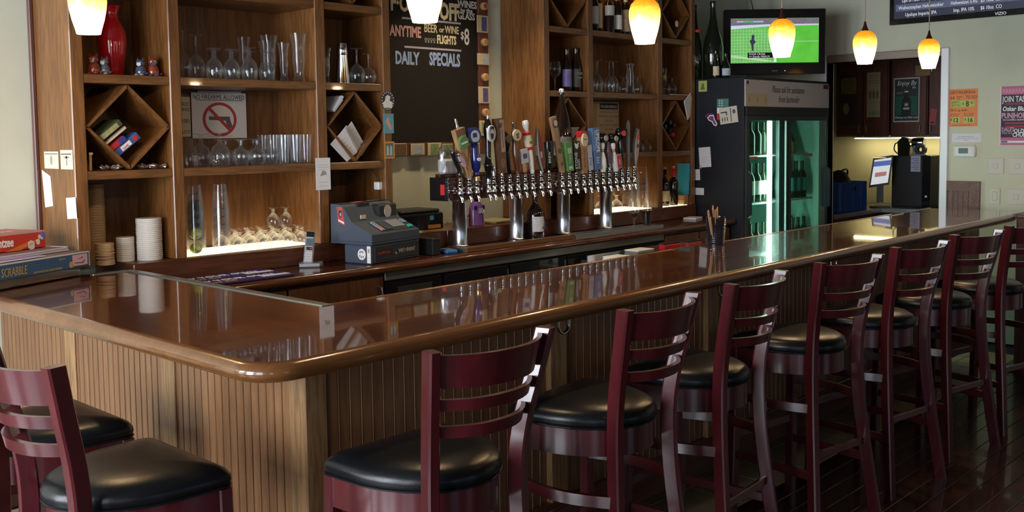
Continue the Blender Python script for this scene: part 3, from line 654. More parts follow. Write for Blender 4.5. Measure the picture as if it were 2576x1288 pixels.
for k in range(4): hp(plank(.003, .003, .07, .002), WDD, h, 'lattice').matrix_basis = Matrix.Translation((-.012+k*.008, -.018, .04+k*.025)) @ Matrix.Rotation(R(20 if k % 2 else -20), 4, 'Y')
hp(MB().lathe([(.015, -.012), (.018, 0), (.018, .018), (.015, .022)], 12), TGREY, h, 'ferrule')
t = tap(2, X_[2], 'tap with glossy blue turned handle and round blue and white badge')
h = hnd(MB().lathe([(.013, 0), (.018, .008), (.018, .014), (.015, .02), (.016, .026), (.026, .05), (.031, .085), (.030, .11), (.020, .16), (.022, .19), (.03, .20)], 18), NAVY, t, R(-6)); hp(MB().lathe([(.018, -.03), (.0195, -.024), (.0175, -.018), (.0195, -.010), (.017, -.002), (.013, 0)], 16), BRASS, h, 'ferrule')
hp(disc(.048, .235, -.016, .016, .050), NAVY, h, 'head'); hp(disc(.036, .23, -.019, -.016, .034), mat('tap_pale', (.50, .58, .70), .4), h); hp(MB().box((-.02, -.020, .225), (.012, -.019, .250)), NAVY, h, 'badge_print'); hp(disc(.010, .098, -.036, -.029, .014), TWHITE, h, 'badge_print')
t = tap(3, X_[3], 'tap with tall black handle and oval portrait badge of a bearded man')
h = hnd(MB().lathe([(.014, -.02), (.014, .02), (.022, .03), (.022, .045), (.026, .05), (.026, .068), (.020, .075), (.017, .12), (.019, .20), (.025, .26), (.024, .29), (.014, .325), (.007, .33)], 16), GBLACK, t); hp(MB().lathe([(.007, .33), (.009, .345), (.005, .36)], 10), STEEL, h, 'finial')
hp(disc(.048, .245, -.034, -.022, .032), TWHITE, h); hp(disc(.043, .245, -.0355, -.034, .027), FACE, h, 'portrait'); hp(disc(.020, .250, -.0365, -.0355, .012), mat('skin_grey', (.55, .53, .52), .6), h, 'portrait'); hp(MB().prism([(-.012, .245), (.012, .245), (.008, .215), (-.007, .213)], -.0366, -.0356, 'Y'), INK, h, 'portrait'); hp(MB().prism([(-.014, .285), (.014, .285), (.018, .255), (.010, .27), (-.010, .27), (-.018, .25)], -.0366, -.0356, 'Y'), INK, h, 'portrait')
hp(MB().lathe([(.012, -.10), (.012, -.02)], 12), CHROME, h, 'ferrule')
t = tap(4, X_[4], 'bare tap with a short clear stub between portrait and plank handles')
h = hnd(MB().lathe([(.011, 0), (.011, .05), (.009, .055)], 12), CHROME, t)
t = tap(5, X_[5], 'tap with broad dark wooden plank handle carrying a pale strip')
h = hnd(plank(.060, .068, .325, .035), WDD, t, R(-5), 0, .09); hp(MB().box((-.004, -.020, .125), (.027, -.0175, .315)), mat('tap_tan', (.42, .30, .24), .5), h); hp(disc(.030, .06, -.020, -.0175, .020), mat('tap_brown', (.22, .12, .07), .5), h); hp(disc(.016, .285, -.022, -.020, .011), WDD, h, 'badge_print'); hp(MB().box((.006, -.021, .15), (.010, -.020, .26)), WDD, h, 'badge_print')
t = tap(6, X_[6], 'tap with slim black twisted handle and round tip')
h = hnd(MB().lathe([(.010, 0)]+[(.012+(.003 if k % 2 else 0), .015+k*.012) for k in range(11)]+[(.014, .15), (.026, .18), (.029, .21), (.024, .24), (.010, .258)], 16), GBLACK, t, R(-9)); hp(disc(.024, .212, -.034, -.024, .018), mat('tap_bronze', (.12, .09, .05), .3, .6), h)
t = tap(7, X_[7], 'tap with turned reddish wooden handle and round cream badge')
h = hnd(MB().lathe([(.012, 0), (.014, .01), (.011, .02), (.015, .03), (.022, .08), (.024, .12), (.018, .17), (.014, .21), (.018, .23), (.012, .26)], 16), WDR, t, R(-7)); hp(MB().lathe([(.008, .26), (.010, .275), (.006, .28), (.009, .295), (.005, .30), (.006, .31), (.002, .32)], 10), CHROME, h, 'finial'); hp(disc(.034, .235, -.030, -.016), TCREAM, h); hp(MB().prism([(-.016, .245), (.016, .247), (.010, .232), (.012, .215), (-.012, .215), (-.010, .232)], -.0312, -.030, 'Y'), mat('faded_ink', (.2, .14, .08), .8), h, 'badge_print')
t = tap(8, X_[8], 'short wooden tap handle with glossy blue and silver square label')
h = hnd(MB().lathe([(.012, 0), (.016, .01), (.020, .04), (.018, .06)], 14), WD, t, R(-8), 0, .088); hp(plank(.056, .060, .085, .012), mat('tap_label', (.55, .60, .66), .3, noise=.3, nscale=40), h, 'label_plate').location = (-.004, -.012, .058); hp(MB().box((-.022, -.0195, .085), (.014, -.018, .115)), PB, h, 'label_print'); hp(MB().lathe([(.010, -.01), (.012, .0)], 12), BRASS, h, 'ferrule')
t = tap(9, X_[9], 'tap with white and red handle and cream label plate')
h = hnd(MB().lathe([(.012, 0), (.016, .012), (.014, .03), (.019, .08), (.020, .13), (.016, .15)], 14), TWHITE, t, R(-11)); hp(MB().lathe([(.016, .25), (.014, .27), (.020, .295), (.022, .31), (.018, .325), (.008, .328)], 14), TWHITE, h, 'knob'); hp(MB().lathe([(.026, .238), (.030, .242), (.030, .256), (.024, .26)], 16), TRED, h, 'ring'); hp(MB().lathe([(.026, .148), (.030, .152), (.030, .162), (.024, .166)], 16), TRED, h, 'ring'); hp(MB().lathe([(.024, .16), (.027, .20), (.026, .24)], 16), TCREAM, h, 'label_sleeve'); hp(MB().box((-.016, -.0285, .185), (.016, -.0265, .20)), TGREEN, h, 'label_print')
def ski(t, m1, m2, lean, badge=None):
    h = hnd(MB().prism([(0.004, 0), (-.012, .05), (-.024, .11), (-.026, .17), (-.018, .23), (-.008, .275), (-.010, .23), (-.012, .17), (-.008, .11), (.004, .05), (.016, 0)], -.010, .010, 'Y'), m1, t, lean)
    hp(MB().prism([(.004, 0), (-.004, .05), (-.006, .11), (-.006, .17), (.0, .235), (.010, .27), (.024, .20), (.030, .13), (.024, .06), (.012, 0)], -.006, .006, 'Y'), m2, h, 'blade')
    return h
t = tap(10, X_[10], 'tap with silver ski-shaped handle and dark red blade')
h = ski(t, TSIL, mat('tap_darkred', (.22, .03, .045), .4), R(-6)); hp(MB().box((.002, -.0072, .09), (.02, -.006, .13)), TPINK, h, 'badge_print')
t = tap(11, X_[11], 'tap with black tapered handle and white upright lettering')
h = hnd(MB().lathe([(.018, 0), (.022, .02), (.027, .16), (.028, .178), (.020, .182)], 18), GBLACK, t, R(-2), 0, .092); text('BREW', .030, TWHITE, h, (-.009, -.0275, .045), (R(90), R(-90), 0), sx=.9)
hp(MB().lathe([(.009, -.035), (.009, 0)], 10), BRASS, h, 'ferrule')
t = tap(12, X_[12], 'tap with very long narrow wooden plank handle tilted left with round badge')
h = hnd(plank(.034, .050, .355, .022), mat('plank_tan', (.36, .22, .13), .45, noise=.25, nscale=30), t, R(-14.5)); hp(disc(.030, .315, -.018, -.011, .023), mat('tap_maroon', (.14, .06, .05), .5), h); hp(disc(.020, .315, -.0195, -.018, .015), TCREAM, h, 'badge_print'); text('ALES', .030, WDR, h, (.010, -.0115, .19), (R(90), R(90), 0), sx=1.1, align='CENTER'); hp(disc(.018, .135, -.0125, -.011, .015), WDD, h, 'badge_print'); hp(disc(.014, .05, -.0125, -.011, .012), WDD, h, 'badge_print'); hp(MB().lathe([(.015, -.014), (.018, -.004), (.015, .004)], 12), BRASS, h, 'ferrule')
t = tap(13, X_[13], 'tap with square green handle lettered IPA')
h = hnd(plank(.054, .062, .185, .040), TGREEN, t, R(-7)); text('IPA', .030, TWHITE, h, (0, -.0205, .012), FY, align='CENTER', sx=.85, off=.0008); hp(MB().box((-.018, -.0212, .115), (.018, -.020, .15)), mat('tap_lightgreen', (.45, .55, .35), .5), h, 'badge_print'); text('DBLL', .026, mat('tap_lightgreen', (.45, .55, .35), .5), h, (-.009, -.0206, .045), (R(90), R(90), 0), sx=1.0, align='LEFT').location.z = .108
t = tap(14, X_[14], 'tap with black handle lettered STONE in white with horned emblem')
h = hnd(plank(.050, .062, .190, .036), BLACK, t, R(-5)); text('STONE', .036, TWHITE, h, (.000, -.0185, .012), (R(90), R(-90), 0), sx=.95); text('SAISON', .020, TWHITE, h, (.020, -.0185, .012), (R(90), R(-90), 0), sx=.9); hp(MB().prism([(-.014, .150), (-.020, .182), (-.006, .172), (.006, .172), (.020, .182), (.014, .150), (0, .140)], -.0195, -.018, 'Y'), TWHITE, h, 'emblem')
t = tap(15, X_[15], 'tap with light brown plank handle, cream oval badge and red top')
h = hnd(plank(.044, .058, .235, .034), mat('plank_brown', (.42, .22, .11), .45, noise=.2, nscale=30), t, R(-4), 0, .062); hp(MB().prism([(-.032, .235), (.032, .235), (.034, .262), (.022, .275), (-.022, .275), (-.034, .262)], -.018, .018, 'Y'), TRED, h, 'crown'); hp(disc(.042, .215, -.030, -.017, .028), TCREAM, h); hp(MB().box((-.015, -.0312, .216), (.015, -.030, .222)), WDD, h, 'badge_print'); text('GRAVELINE', .026, WDR, h, (-.009, -.0175, .165), (R(90), R(90), 0), sx=.95)
t = tap(16, X_[16], 'tap with pale blue-white handle half hidden behind the brown one')
h = hnd(plank(.040, .044, .165, .034), mat('tap_palewhite', (.50, .52, .58), .4), t, R(-7)); text('PILS', .032, TBLUE, h, (.010, -.0175, .03), (R(90), R(-90), 0), sx=1.0)
t = tap(17, X_[17], 'tap with tall light blue handle lettered UPSLOPE')
h = hnd(plank(.056, .074, .275, .040), TBLUE, t, R(-5)); text('UPSLOPE', .046, TWHITE, h, (-.006, -.0205, .262), (R(90), R(90), 0), sx=.80, off=.0012); text('BREWING COMPANY', .014, mat('tap_pale', (.50, .58, .70), .4), h, (-.024, -.0205, .258), (R(90), R(90), 0), sx=.95)
for k, s_ in enumerate(('INDIA', 'PALE', 'ALE')): text(s_, .014, TWHITE, h, (0, -.0205, .075-k*.016), FY, align='CENTER', sx=.9)
def pin(i, label, lean):
    t = tap(i, X_[i], label)
    h = hnd(MB().lathe([(.017, 0), (.020, .01), (.026, .05), (.024, .085), (.013, .125), (.011, .14), (.012, .15), (.017, .168), (.018, .182), (.012, .198)], 18), TWHITE, t, lean, 0, .062)
    for z in (.136, .148): hp(MB().lathe([(.0125, z-.003), (.0135, z), (.0125, z+.003)], 16, cap=False), TRED, h, 'stripe')
    hp(MB().lathe([(.0, .19)]+[(.036*math.sin(PI*k/10), .226-.036*math.cos(PI*k/10)) for k in range(1, 10)]+[(.0, .262)], 18), GBLACK, h, 'ball'); hp(disc(.018, .224, -.040, -.030), mat('ball_badge', (.38, .37, .33), .5, noise=.6, nscale=80), h)
    return t, h
pin(18, 'tap with white bowling pin handle under a black ball, left of two', R(-2))
t = tap(19, X_[19], 'short tap with silver curved handle and small purple card'); h = ski(t, TSIL, mat('tap_purple', (.16, .11, .17), .5), R(-4)); h.scale = (.8, .8, .68); hp(MB().box((-.030, -.022, .06), (.014, -.016, .165)), mat('card_purple', (.13, .10, .15), .5, noise=.6, nscale=40), h, 'card')
t, h = pin(20, 'tap with white bowling pin handle under a black ball, red card hanging', R(-10)); hp(MB().box((-.018, -.034, .02), (.036, -.029, .115)), TPINK, h, 'card_frame'); hp(MB().box((-.013, -.0355, .026), (.031, -.034, .109)), TRED, h, 'card'); hp(MB().prism([(.002, .08), (.016, .08), (.012, .065), (.012, .045), (.006, .045), (.006, .065)], -.0362, -.0355, 'Y'), TCREAM, h, 'card_print')
t = tap(21, X_[21], 'tap with slim black handle and red jewel in a dark knob')
h = hnd(MB().lathe([(.010, 0), (.012, .03), (.018, .09), (.015, .16), (.012, .20)], 14), GBLACK, t, R(-6)); hp(MB().lathe([(.014, .195), (.030, .21), (.034, .235), (.026, .265), (.010, .275)], 9), GBLACK, h, 'knob'); hp(disc(.019, .238, -.040, -.030), mat('jewel', (.55, .03, .02), .15, coat=1), h)
t = tap(22, X_[22], 'tap with tall plain grey blade handle, second from the right end')
h = hnd(MB().prism([(-.013, 0), (.013, 0), (.015, .20), (.012, .30), (0, .325), (-.012, .30), (-.015, .20)], -.006, .006, 'Y'), mat('blade_grey', (.20, .21, .23), .35, .6), t, R(1))
t = tap(23, X_[23], 'tap with ski-shaped handle and pink label, rightmost on the tower')
h = ski(t, TSIL, mat('tap_rose', (.52, .36, .34), .5), R(9)); hp(disc(.018, .215, -.012, -.006, .016), mat('tap_coral', (.62, .12, .09), .5), h); hp(MB().box((.0, -.0075, .14), (.022, -.006, .165)), WDD, h, 'badge_print')
# extra shank stub left of the first tap
# ---------------------------------------------------------------- bottles and glasses round the tower
BGL = mat('brown_glass', (0.016, 0.007, 0.004), .06, coat=.6)
def bottle(name, label, cat, loc, prof, m=BGL, n=22, group=None):
    t = thing(name, label, cat, loc, 0, group); MB().lathe(prof, n).build('glass_body', m, t); return t
t = bottle('growler', 'dark brown growler jug with white printed label under the tap tower', 'bottle', (3.315, 2.045, .9985), [(.05, 0), (.058, .004), (.060, .02), (.060, .15), (.052, .178), (.030, .205), (.019, .225), (.018, .255), (.021, .258), (.021, .268), (.016, .27)])
o = []; LBL = mat('jug_label', (.62, .62, .66), .5, noise=.5, nscale=120)
def wrap_label(r, z0, z1, a0, a1, n=12):
    vs = []; 
    for z in (z0, z1):
        for k in range(n+1): a = a0+(a1-a0)*k/n; vs.append((r*math.cos(a), r*math.sin(a), z))
    return MB().add(vs, [(k, k+1, n+2+k, n+1+k) for k in range(n)], True)
wrap_label(.0608, .045, .14, R(205), R(285)).build('label', LBL, t); text('TOMB', .026, INK, t, (.004, -.0618, .06), (R(90), 0, R(-14)), align='CENTER', sx=.8)
t = bottle('swing_top_bottle', 'large dark swing-top bottle standing behind the tap handles', 'bottle', (3.585, 2.045, 1.4325), [(.06, 0), (.068, .006), (.070, .02), (.070, .18), (.066, .23), (.048, .33), (.028, .40), (.018, .44), (.017, .475), (.020, .478), (.020, .488), (.016, .49)])
MB().lathe([(.013, .49), (.017, .494), (.017, .512), (.010, .516)], 14).build('stopper', TWHITE, t); MB().tube([(-.019, -.005, .45), (-.03, -.012, .47), (-.024, -.008, .50), (0, -.005, .518), (.024, 0, .50), (.026, 0, .46)], .0022, 6).build('wire', STEEL, t)
wrap_label(.0709, .085, .205, R(170), R(330)).build('label', mat('lab_grey', (.20, .20, .22), .5, noise=.3, nscale=50), t)
# white bag stuffed behind the left taps
t = thing('plastic_bag', 'crumpled clear plastic bag with white paper behind the leftmost taps', 'bag', (2.60, 2.075, 1.4335))
box('paper_pack', (-.062, -.03, 0), (.055, .03, .085), PAPER, t, .012)
o = MB(); rnd = random.Random(4); rings = []
for k, (rx, z) in enumerate(((.066, .0), (.069, .06), (.066, .10), (.052, .135), (.03, .155))): rings.append([(rx*math.cos(2*PI*i/16)*(1+.15*rnd.uniform(-1, 1))-.006*k, .036*math.sin(2*PI*i/16)*(1+.1*rnd.uniform(-1, 1)), z+.012*rnd.uniform(-1, 1)*(k > 0)+.001) for i in range(16)])
MB().rings(rings, False, False).build('film', glassm('film', (.8, .8, .8), .18, .7, .15), t)
# spray bottle, jersey koozie bottle, bill clip things behind the posts
t = thing('spray_bottle', 'red and white spray bottle standing on the ledge behind the taps', 'bottle', (2.872, 2.24, 1.0940)); MB().lathe([(.024, 0), (.026, .01), (.026, .10), (.012, .13), (.010, .145)], 16).build('body', mat('spray_red', (.55, .07, .05), .35, noise=.4, nscale=20), t); MB().lathe([(.011, .145), (.013, .16), (.010, .175)], 12).build('cap', TCREAM, t); MB().lathe([(.0265, .0), (.0265, .035)], 16, cap=False).build('label', TWHITE, t)
t = thing('jersey_bottle', 'bottle dressed in a purple sports jersey numbered 00 behind the taps', 'bottle', (2.985, 2.24, 1.0940)); MB().lathe([(.03, 0), (.034, .005), (.034, .10), (.014, .15), (.012, .19)], 16).build('glass_body', BGL, t)
PUR = mat('jersey_purple', (.20, .08, .34), .7); o = MB(); rings = []
for w_, d_, z in ((.052, .038, .002), (.052, .038, .06), (.050, .037, .11), (.036, .030, .135), (.028, .02, .150)): rings.append([(w_*math.cos(2*PI*i/20), d_*math.sin(2*PI*i/20), z) for i in range(20)])
j_ = MB().rings(rings, False, True).build('jersey', PUR, t); text('00', .046, TWHITE, j_, (.004, -.0395, .078), FY, align='CENTER', sx=.9, off=.001)
for s_ in (-1, 1): MB().tube([(s_*.047, -.02, .004), (s_*.046, -.02, .10)], .003, 6).build('side_stripe', TWHITE, j_)
for s_ in (-1, 1): MB().prism(oval(12, .009, .015, s_*.034, .112), -.034, -.026, 'Y').build('arm_hole', INK, j_)
# ---------------------------------------------------------------- drinks on the tray
t = thing('beer_glass', 'stemmed glass of dark beer standing on the slatted drip tray', 'glass', (4.175, 1.905, 1.0135)); MB().lathe([(.030, 0), (.028, .004), (.006, .010), (.006, .045), (.020, .062), (.034, .085), (.035, .12), (.030, .175)], 20, cap=False).build('glass_body', GLASS, t); MB().lathe([(.0, .0635), (.020, .0645), (.033, .086), (.0335, .095), (0, .095)], 20).build('drink', BGL, t)
t = thing('beer_glass', 'straight glass half full of very dark beer at the end of the drip tray', 'glass', (4.325, 1.905, 1.0135)); MB().lathe([(.0, .0), (.027, .001), (.034, .13), (.035, .165)], 20, cap=False).build('glass_body', GLASS, t); MB().lathe([(.0, .003), (.0262, .004), (.0325, .10), (0, .10)], 20).build('drink', BGL, t)
# ================================================================ glassware
_G = {}
def gmesh(kind, h, r, flip):
    k = (kind, round(h, 3), round(r, 3), flip)
    if k in _G: return _G[k]
    if kind == 'wine': P = [(r*.80, 0), (r*.78, .003), (.006, .008), (.0045, h*.12), (.0045, h*.42), (.012, h*.46), (r*.8, h*.56), (r, h*.70), (r*.97, h*.82), (r*.80, h)]
    elif kind == 'goblet': P = [(r*.82, 0), (r*.8, .003), (.010, .008), (.007, h*.08), (.013, h*.13), (.007, h*.18), (.012, h*.24), (.008, h*.29), (.014, h*.33), (r*.75, h*.44), (r, h*.62), (r*.98, h*.80), (r*.85, h)]
    elif kind == 'pilsner': P = [(r*.72, 0), (r*.72, .012), (r*.55, .03), (r*.60, h*.25), (r*.74, h*.45), (r*.70, h*.62), (r*.78, h*.8), (r, h)]
    elif kind == 'tumbler': P = [(0, .004), (r*.72, .004), (r*.74, 0), (r*.80, h*.10), (r*.82, h*.3), (r*.90, h*.7), (r, h)]
    elif kind == 'pint': P = [(0, .004), (r*.66, .004), (r*.68, 0), (r*.72, h*.1), (r*.94, h*.78), (r*.97, h*.84), (r, h)]
    elif kind == 'snifter': P = [(r*.72, 0), (r*.70, .003), (.007, .008), (.005, h*.25), (.010, h*.34), (r*.8, h*.45), (r, h*.62), (r*.92, h*.78), (r*.66, h)]
    elif kind == 'jar': P = [(0, .002), (r*.9, .002), (r, .008), (r, h*.8), (r*.85, h*.86), (r*.85, h)]
    elif kind == 'flute': P = [(r*.95, 0), (r*.9, .003), (.005, .008), (.004, h*.3), (.010, h*.36), (r*.9, h*.6), (r, h*.8), (r*.9, h)]
    if flip: P = [(a, h-z) for a, z in reversed(P)]
    me = MB().lathe(P, 24, cap=False).mesh(kind); me.materials.append(GLASS); _G[k] = me
    return me
def glass(kind, name, x, y, z, h, r, flip, label, group, cat='glass'):
    return tag(link(name, gmesh(kind, h, r, flip), None, None, (x, y, z)), label, cat, group)
Z1, Z2, Z0, ZT = 1.942, 1.519, 1.0965, 2.361
for x, y, h in ((1.052, 2.26, .235), (1.099, 2.22, .208)): glass('wine', 'wine_glass', x, y, Z1, h, .040, True, 'tall upturned wine glass at the left end of the upper shelf, %s' % ('taller one' if h > .22 else 'shorter rounder one'), 'wine glasses at the left of the upper shelf')
for i, (x, y) in enumerate(((1.182, 2.20), (1.225, 2.275), (1.276, 2.20), (1.324, 2.275), (1.376, 2.20), (1.424, 2.275), (1.478, 2.20), (1.27, 2.36), (1.37, 2.36))): glass('goblet', 'goblet', x, y, Z1, .148+(.012 if i == 4 else 0), .041, True, 'upturned goblet with beaded stem, %s on the upper glass shelf' % ('leftmost of the front row', 'leftmost of the second row', 'second of the front row', 'second of the second row', 'largest of the front row', 'third of the second row', 'rightmost of the front row', 'left of two at the back', 'right of two at the back')[i], 'upturned goblets on the upper shelf')
for x, y, h, r in ((1.472, 2.40, .233, .036), (1.560, 2.30, .240, .046), (1.60, 2.40, .22, .036), (1.603, 2.235, .20, .030), (1.680, 2.215, .250, .044)): glass('pilsner', 'pilsner_glass', x, y, Z1, h, r, False, 'flared pilsner glass on the upper shelf, %s' % {1.472: 'leftmost, behind the goblets', 1.560: 'broad one behind the goblets', 1.60: 'narrow one at the back', 1.603: 'short narrow one in front', 1.680: 'tallest, at the right end'}[x], 'pilsner glasses on the upper shelf')
for x, y, h, r, lab in ((1.045, 2.20, .143, .034, 'a'), (1.108, 2.22, .160, .046, 'b'), (1.198, 2.20, .165, .048, 'b')): glass('goblet', 'goblet', x, y, Z2, h, r, True, 'large upturned goblet below the firearms sign, %s' % {'a': 'half hidden by the upright', 'b': 'second from the upright' if x < 1.15 else 'widest, beside the snifters'}[lab], 'large goblets on the middle shelf')
for i, (x, y) in enumerate(((1.262, 2.255), (1.310, 2.19), (1.352, 2.265), (1.400, 2.19), (1.444, 2.265), (1.478, 2.19), (1.29, 2.34), (1.39, 2.345), (1.48, 2.35))): glass('snifter', 'snifter', x, y, Z2, .131, .043, True, 'upturned round snifter on the middle shelf, %s' % ('leftmost of the second row', 'leftmost of the front row', 'middle of the second row', 'middle of the front row', 'rightmost of the second row', 'rightmost of the front row', 'leftmost at the back', 'middle one at the back', 'rightmost at the back')[i], 'snifters on the middle shelf')
for i, (x, y) in enumerate(((1.535, 2.26), (1.556, 2.19), (1.604, 2.26), (1.628, 2.19), (1.672, 2.26), (1.692, 2.19), (1.536, 2.34), (1.604, 2.34), (1.674, 2.34))): glass('tumbler', 'tumbler', x, y, Z2, .150, .032, False, 'tall tumbler on the middle shelf, %s' % ('leftmost of the second row', 'leftmost of the front row', 'middle of the second row', 'middle of the front row', 'rightmost of the second row', 'rightmost of the front row', 'leftmost at the back', 'middle one at the back', 'rightmost at the back')[i], 'tumblers on the middle shelf')
# lit lower shelf
LP = mat('light_panel', (.9, .85, .7), .5, emit=(1.0, .80, .46), es=2.2)
def light_panel(x0, x1, y0, y1, label, m=LP): return tag(box('light_panel', (x0, y0, 1.0937), (x1, y1, 1.0962), m), label, 'light', 'glowing shelf panels')
light_panel(.985, 1.715, 2.19, 2.46, 'glowing panel lighting the lower shelf of the left cabinet from below')
light_panel(4.045, 4.77, 2.18, 2.46, 'glowing panel lighting the lower middle shelf of the right cabinet from below')
light_panel(4.868, 5.215, 2.16, 2.40, 'glowing panel under the wine bottles low in the right cabinet')
LEV = ('lowest', 'second from below', 'third from below', 'fourth from below', 'fifth from below', 'topmost')
for si, (x, y, n) in enumerate(((1.050, 2.195, 6), (1.105, 2.285, 6), (1.190, 2.20, 6))):
    for k in range(n): glass('pint', 'pint_glass', x, y, Z0+k*.039, .140, .046-.0005*k, True, 'pint glass in the %s tall stack on the lit lower shelf, %s' % (('left', 'rear', 'right')[si], LEV[k]), 'pint glasses in the %s stack' % ('left', 'rear', 'right')[si])
LIME = mat('lime', (.42, .50, .02), .35, bump=.1, nscale=90)
for i, (z, lab) in enumerate(((.07, 'lime inside the left stack of pint glasses, upper of two'), (.0, 'lime inside the left stack of pint glasses, lower of two'))):
    prof = [(0, -.034)]+[(.027*math.sin(PI*k/10), -.030*math.cos(PI*k/10)) for k in range(1, 10)]+[(0, .034)]
    t = thing('lime', lab, 'fruit', (1.050, 2.195, Z0+z+.034), 0, 'limes in the glasses'); MB().lathe(prof, 18).build('rind', LIME, t, None, (R(70), 0, R(40))); MB().prism(oval(10, .012, .008), -.0315, -.0295, 'Y').build('sticker', TCREAM, t)
for i in range(6):
    for j in range(3): glass('goblet', 'goblet', 1.282+i*.074+(.03 if j == 1 else 0), 2.188+j*.083, Z0, .098, .036, True, 'small upturned goblet on the lit lower shelf, %s of the %s row' % (('leftmost', 'second', 'third', 'fourth', 'fifth', 'rightmost')[i], ('front', 'middle', 'rear')[j]), 'small goblets on the lit lower shelf')
for x in (1.535, 1.612): glass('goblet', 'goblet', x, 2.271, Z0+.0985, .098, .033, True, 'small upturned goblet standing on top of the lower goblets, %s of two' % ('left' if x < 1.6 else 'right'), 'goblets stacked on top')
# right side bay of the left cabinet
t = thing('cocktail_shaker', 'polished steel cocktail shaker beside upturned wine glasses', 'shaker', (1.955, 2.21, Z1)); MB().lathe([(.042, 0), (.042, .004), (.030, .155), (.031, .160)], 24).build('cup', CHROME, t); MB().lathe([(.030, .150), (.032, .155), (.029, .205), (.027, .215), (.0, .216)], 24).build('cap', CHROME, t)
glass('wine', 'wine_glass', 2.040, 2.19, Z1, .192, .043, True, 'upturned wine glass next to the shaker', None); glass('wine', 'wine_glass', 2.128, 2.20, Z1, .168, .042, True, 'round upturned wine glass nearest the cabinet upright by the chalkboard', None)
glass('pilsner', 'pilsner_glass', 1.852, 2.22, Z1, .185, .034, False, 'dim slender glass left of the cocktail shaker', None)
# right cabinet glasses and bottles
for x, h in ((4.160, .225), (4.245, .228), (4.335, .220), (4.203, .226), (4.29, .222)): glass('wine', 'wine_glass', x, 2.20 if h < .226 else 2.28, Z1, h, .040, True, 'tall upturned wine glass in the right cabinet, %s' % {4.160: 'leftmost in front', 4.245: 'left one behind', 4.335: 'rightmost in front', 4.203: 'middle one behind', 4.29: 'middle one in front'}[x], 'wine glasses in the right cabinet')
glass('goblet', 'goblet', 4.468, 2.21, Z1, .120, .034, True, 'small upturned goblet left of the tall pilsner in the right cabinet', None); glass('pilsner', 'pilsner_glass', 4.535, 2.20, Z1, .215, .040, True, 'upturned tall pilsner glass in the right cabinet', None); glass('goblet', 'goblet', 4.622, 2.20, Z1, .124, .038, True, 'small upturned goblet at the right end of its shelf in the right cabinet', None)
glass('wine', 'wine_glass', 3.700, 2.20, Z1, .195, .042, False, 'upright wine glass beside two dark bottles', None)
glass('flute', 'flute_glass', 4.965, 2.20, Z1, .200, .022, False, 'slim glass holding a lime wedge in the right cabinet', None)
t = thing('lime', 'lime wedge inside the slim glass in the right cabinet', 'fruit', (4.965, 2.20, Z1+.13)); MB().lathe([(0, -.02)]+[(.017*math.sin(PI*k/8), -.02*math.cos(PI*k/8)) for k in range(1, 8)]+[(0, .02)], 14).build('rind', LIME, t); MB().lathe([(.004, -.022), (.0185, -.019), (.004, -.016)], 14, cap=False).build('flesh', mat('lime_flesh', (.6, .65, .3), .4), t)
for x, lab in ((5.050, 'dark round glass behind the white booklet'), (5.13, 'dark round glass nearest the far upright')): glass('snifter', 'snifter', x, 2.24, Z1, .14, .036, True, lab, None)
for i, x in enumerate((4.45, 4.54, 4.63, 4.72, 4.36)): glass('goblet', 'goblet', x, 2.19, Z2, .098, .040, True, 'small upturned goblet behind the right-hand taps, %s' % ('second from the left', 'middle one', 'fourth from the left', 'rightmost', 'leftmost')[i], 'goblets behind the right-hand taps')
for i, x in enumerate((4.40, 4.49, 4.58)):
    for k in range(2): glass('goblet', 'goblet', x-.15, 2.25, Z0+k*.115, .115, .041, True, 'upturned goblet low in the lit right cabinet, %s of the %s pair' % (('lower', 'upper')[k], ('left', 'middle', 'right')[i]), 'goblets stacked in the lit right cabinet')
for si, (x, y) in enumerate(((4.50, 2.20), (4.595, 2.21), (4.69, 2.20))):
    for k in range(5): glass('pint', 'pint_glass', x, y, Z0+k*.042, .142, .046-.0005*k, True, 'pint glass in the %s stack of the lit right cabinet, %s' % (('left', 'middle', 'right')[si], LEV[k] if k < 4 else 'topmost'), 'pint glasses in the %s stack, right cabinet' % ('left', 'middle', 'right')[si])
# wine bottles
def wine(x, y, z, label, h=.30, r=.037, lab=None, cap=None, body=BGL, lz=(.08, .165), group='wine bottles', cork=False):
    t = thing('wine_bottle', label, 'bottle', (x, y, z), 0, group)
    s_ = h/.30
    MB().lathe([(r*.9, 0), (r, .004), (r, .175*s_), (r*.86, .20*s_), (.016, .225*s_), (.0135, .235*s_), (.0135, .285*s_), (.015, .288*s_), (.015, .298*s_), (.011, .30*s_)], 20).build('glass_body', body, t)
    if lab: wrap_label(r+.0006, lz[0], lz[1], R(175), R(325)).build('label', lab, t)
    if cap: MB().lathe([(.0145, .228*s_), (.0148, .29*s_), (.0158, .292*s_), (.0158, .302*s_), (0, .3025*s_)], 14).build('capsule', cap, t)
    if cork: MB().lathe([(.0105, .30*s_), (.0105, .318*s_), (0, .3182*s_)], 12).build('cork', mat('cork', (.50, .33, .17), .8), t)
    return t
LW = mat('label_white', (.74, .72, .68), .6, noise=.15, nscale=60); LC = mat('label_cream', (.64, .54, .36), .6, noise=.25, nscale=50); LG = mat('label_grey', (.50, .49, .46), .6, noise=.2, nscale=60); LBR = mat('label_art', (.40, .28, .16), .6, noise=.7, nscale=40)
wine(4.115, 2.20, ZT, 'wine bottle with pale label at the left end of the top shelf', .31, .036, LG, GBLACK, lz=(.05, .17)); wine(4.195, 2.23, ZT, 'wine bottle with narrow cream label, second from left on the top shelf', .31, .036, LC, GBLACK, lz=(.03, .2))
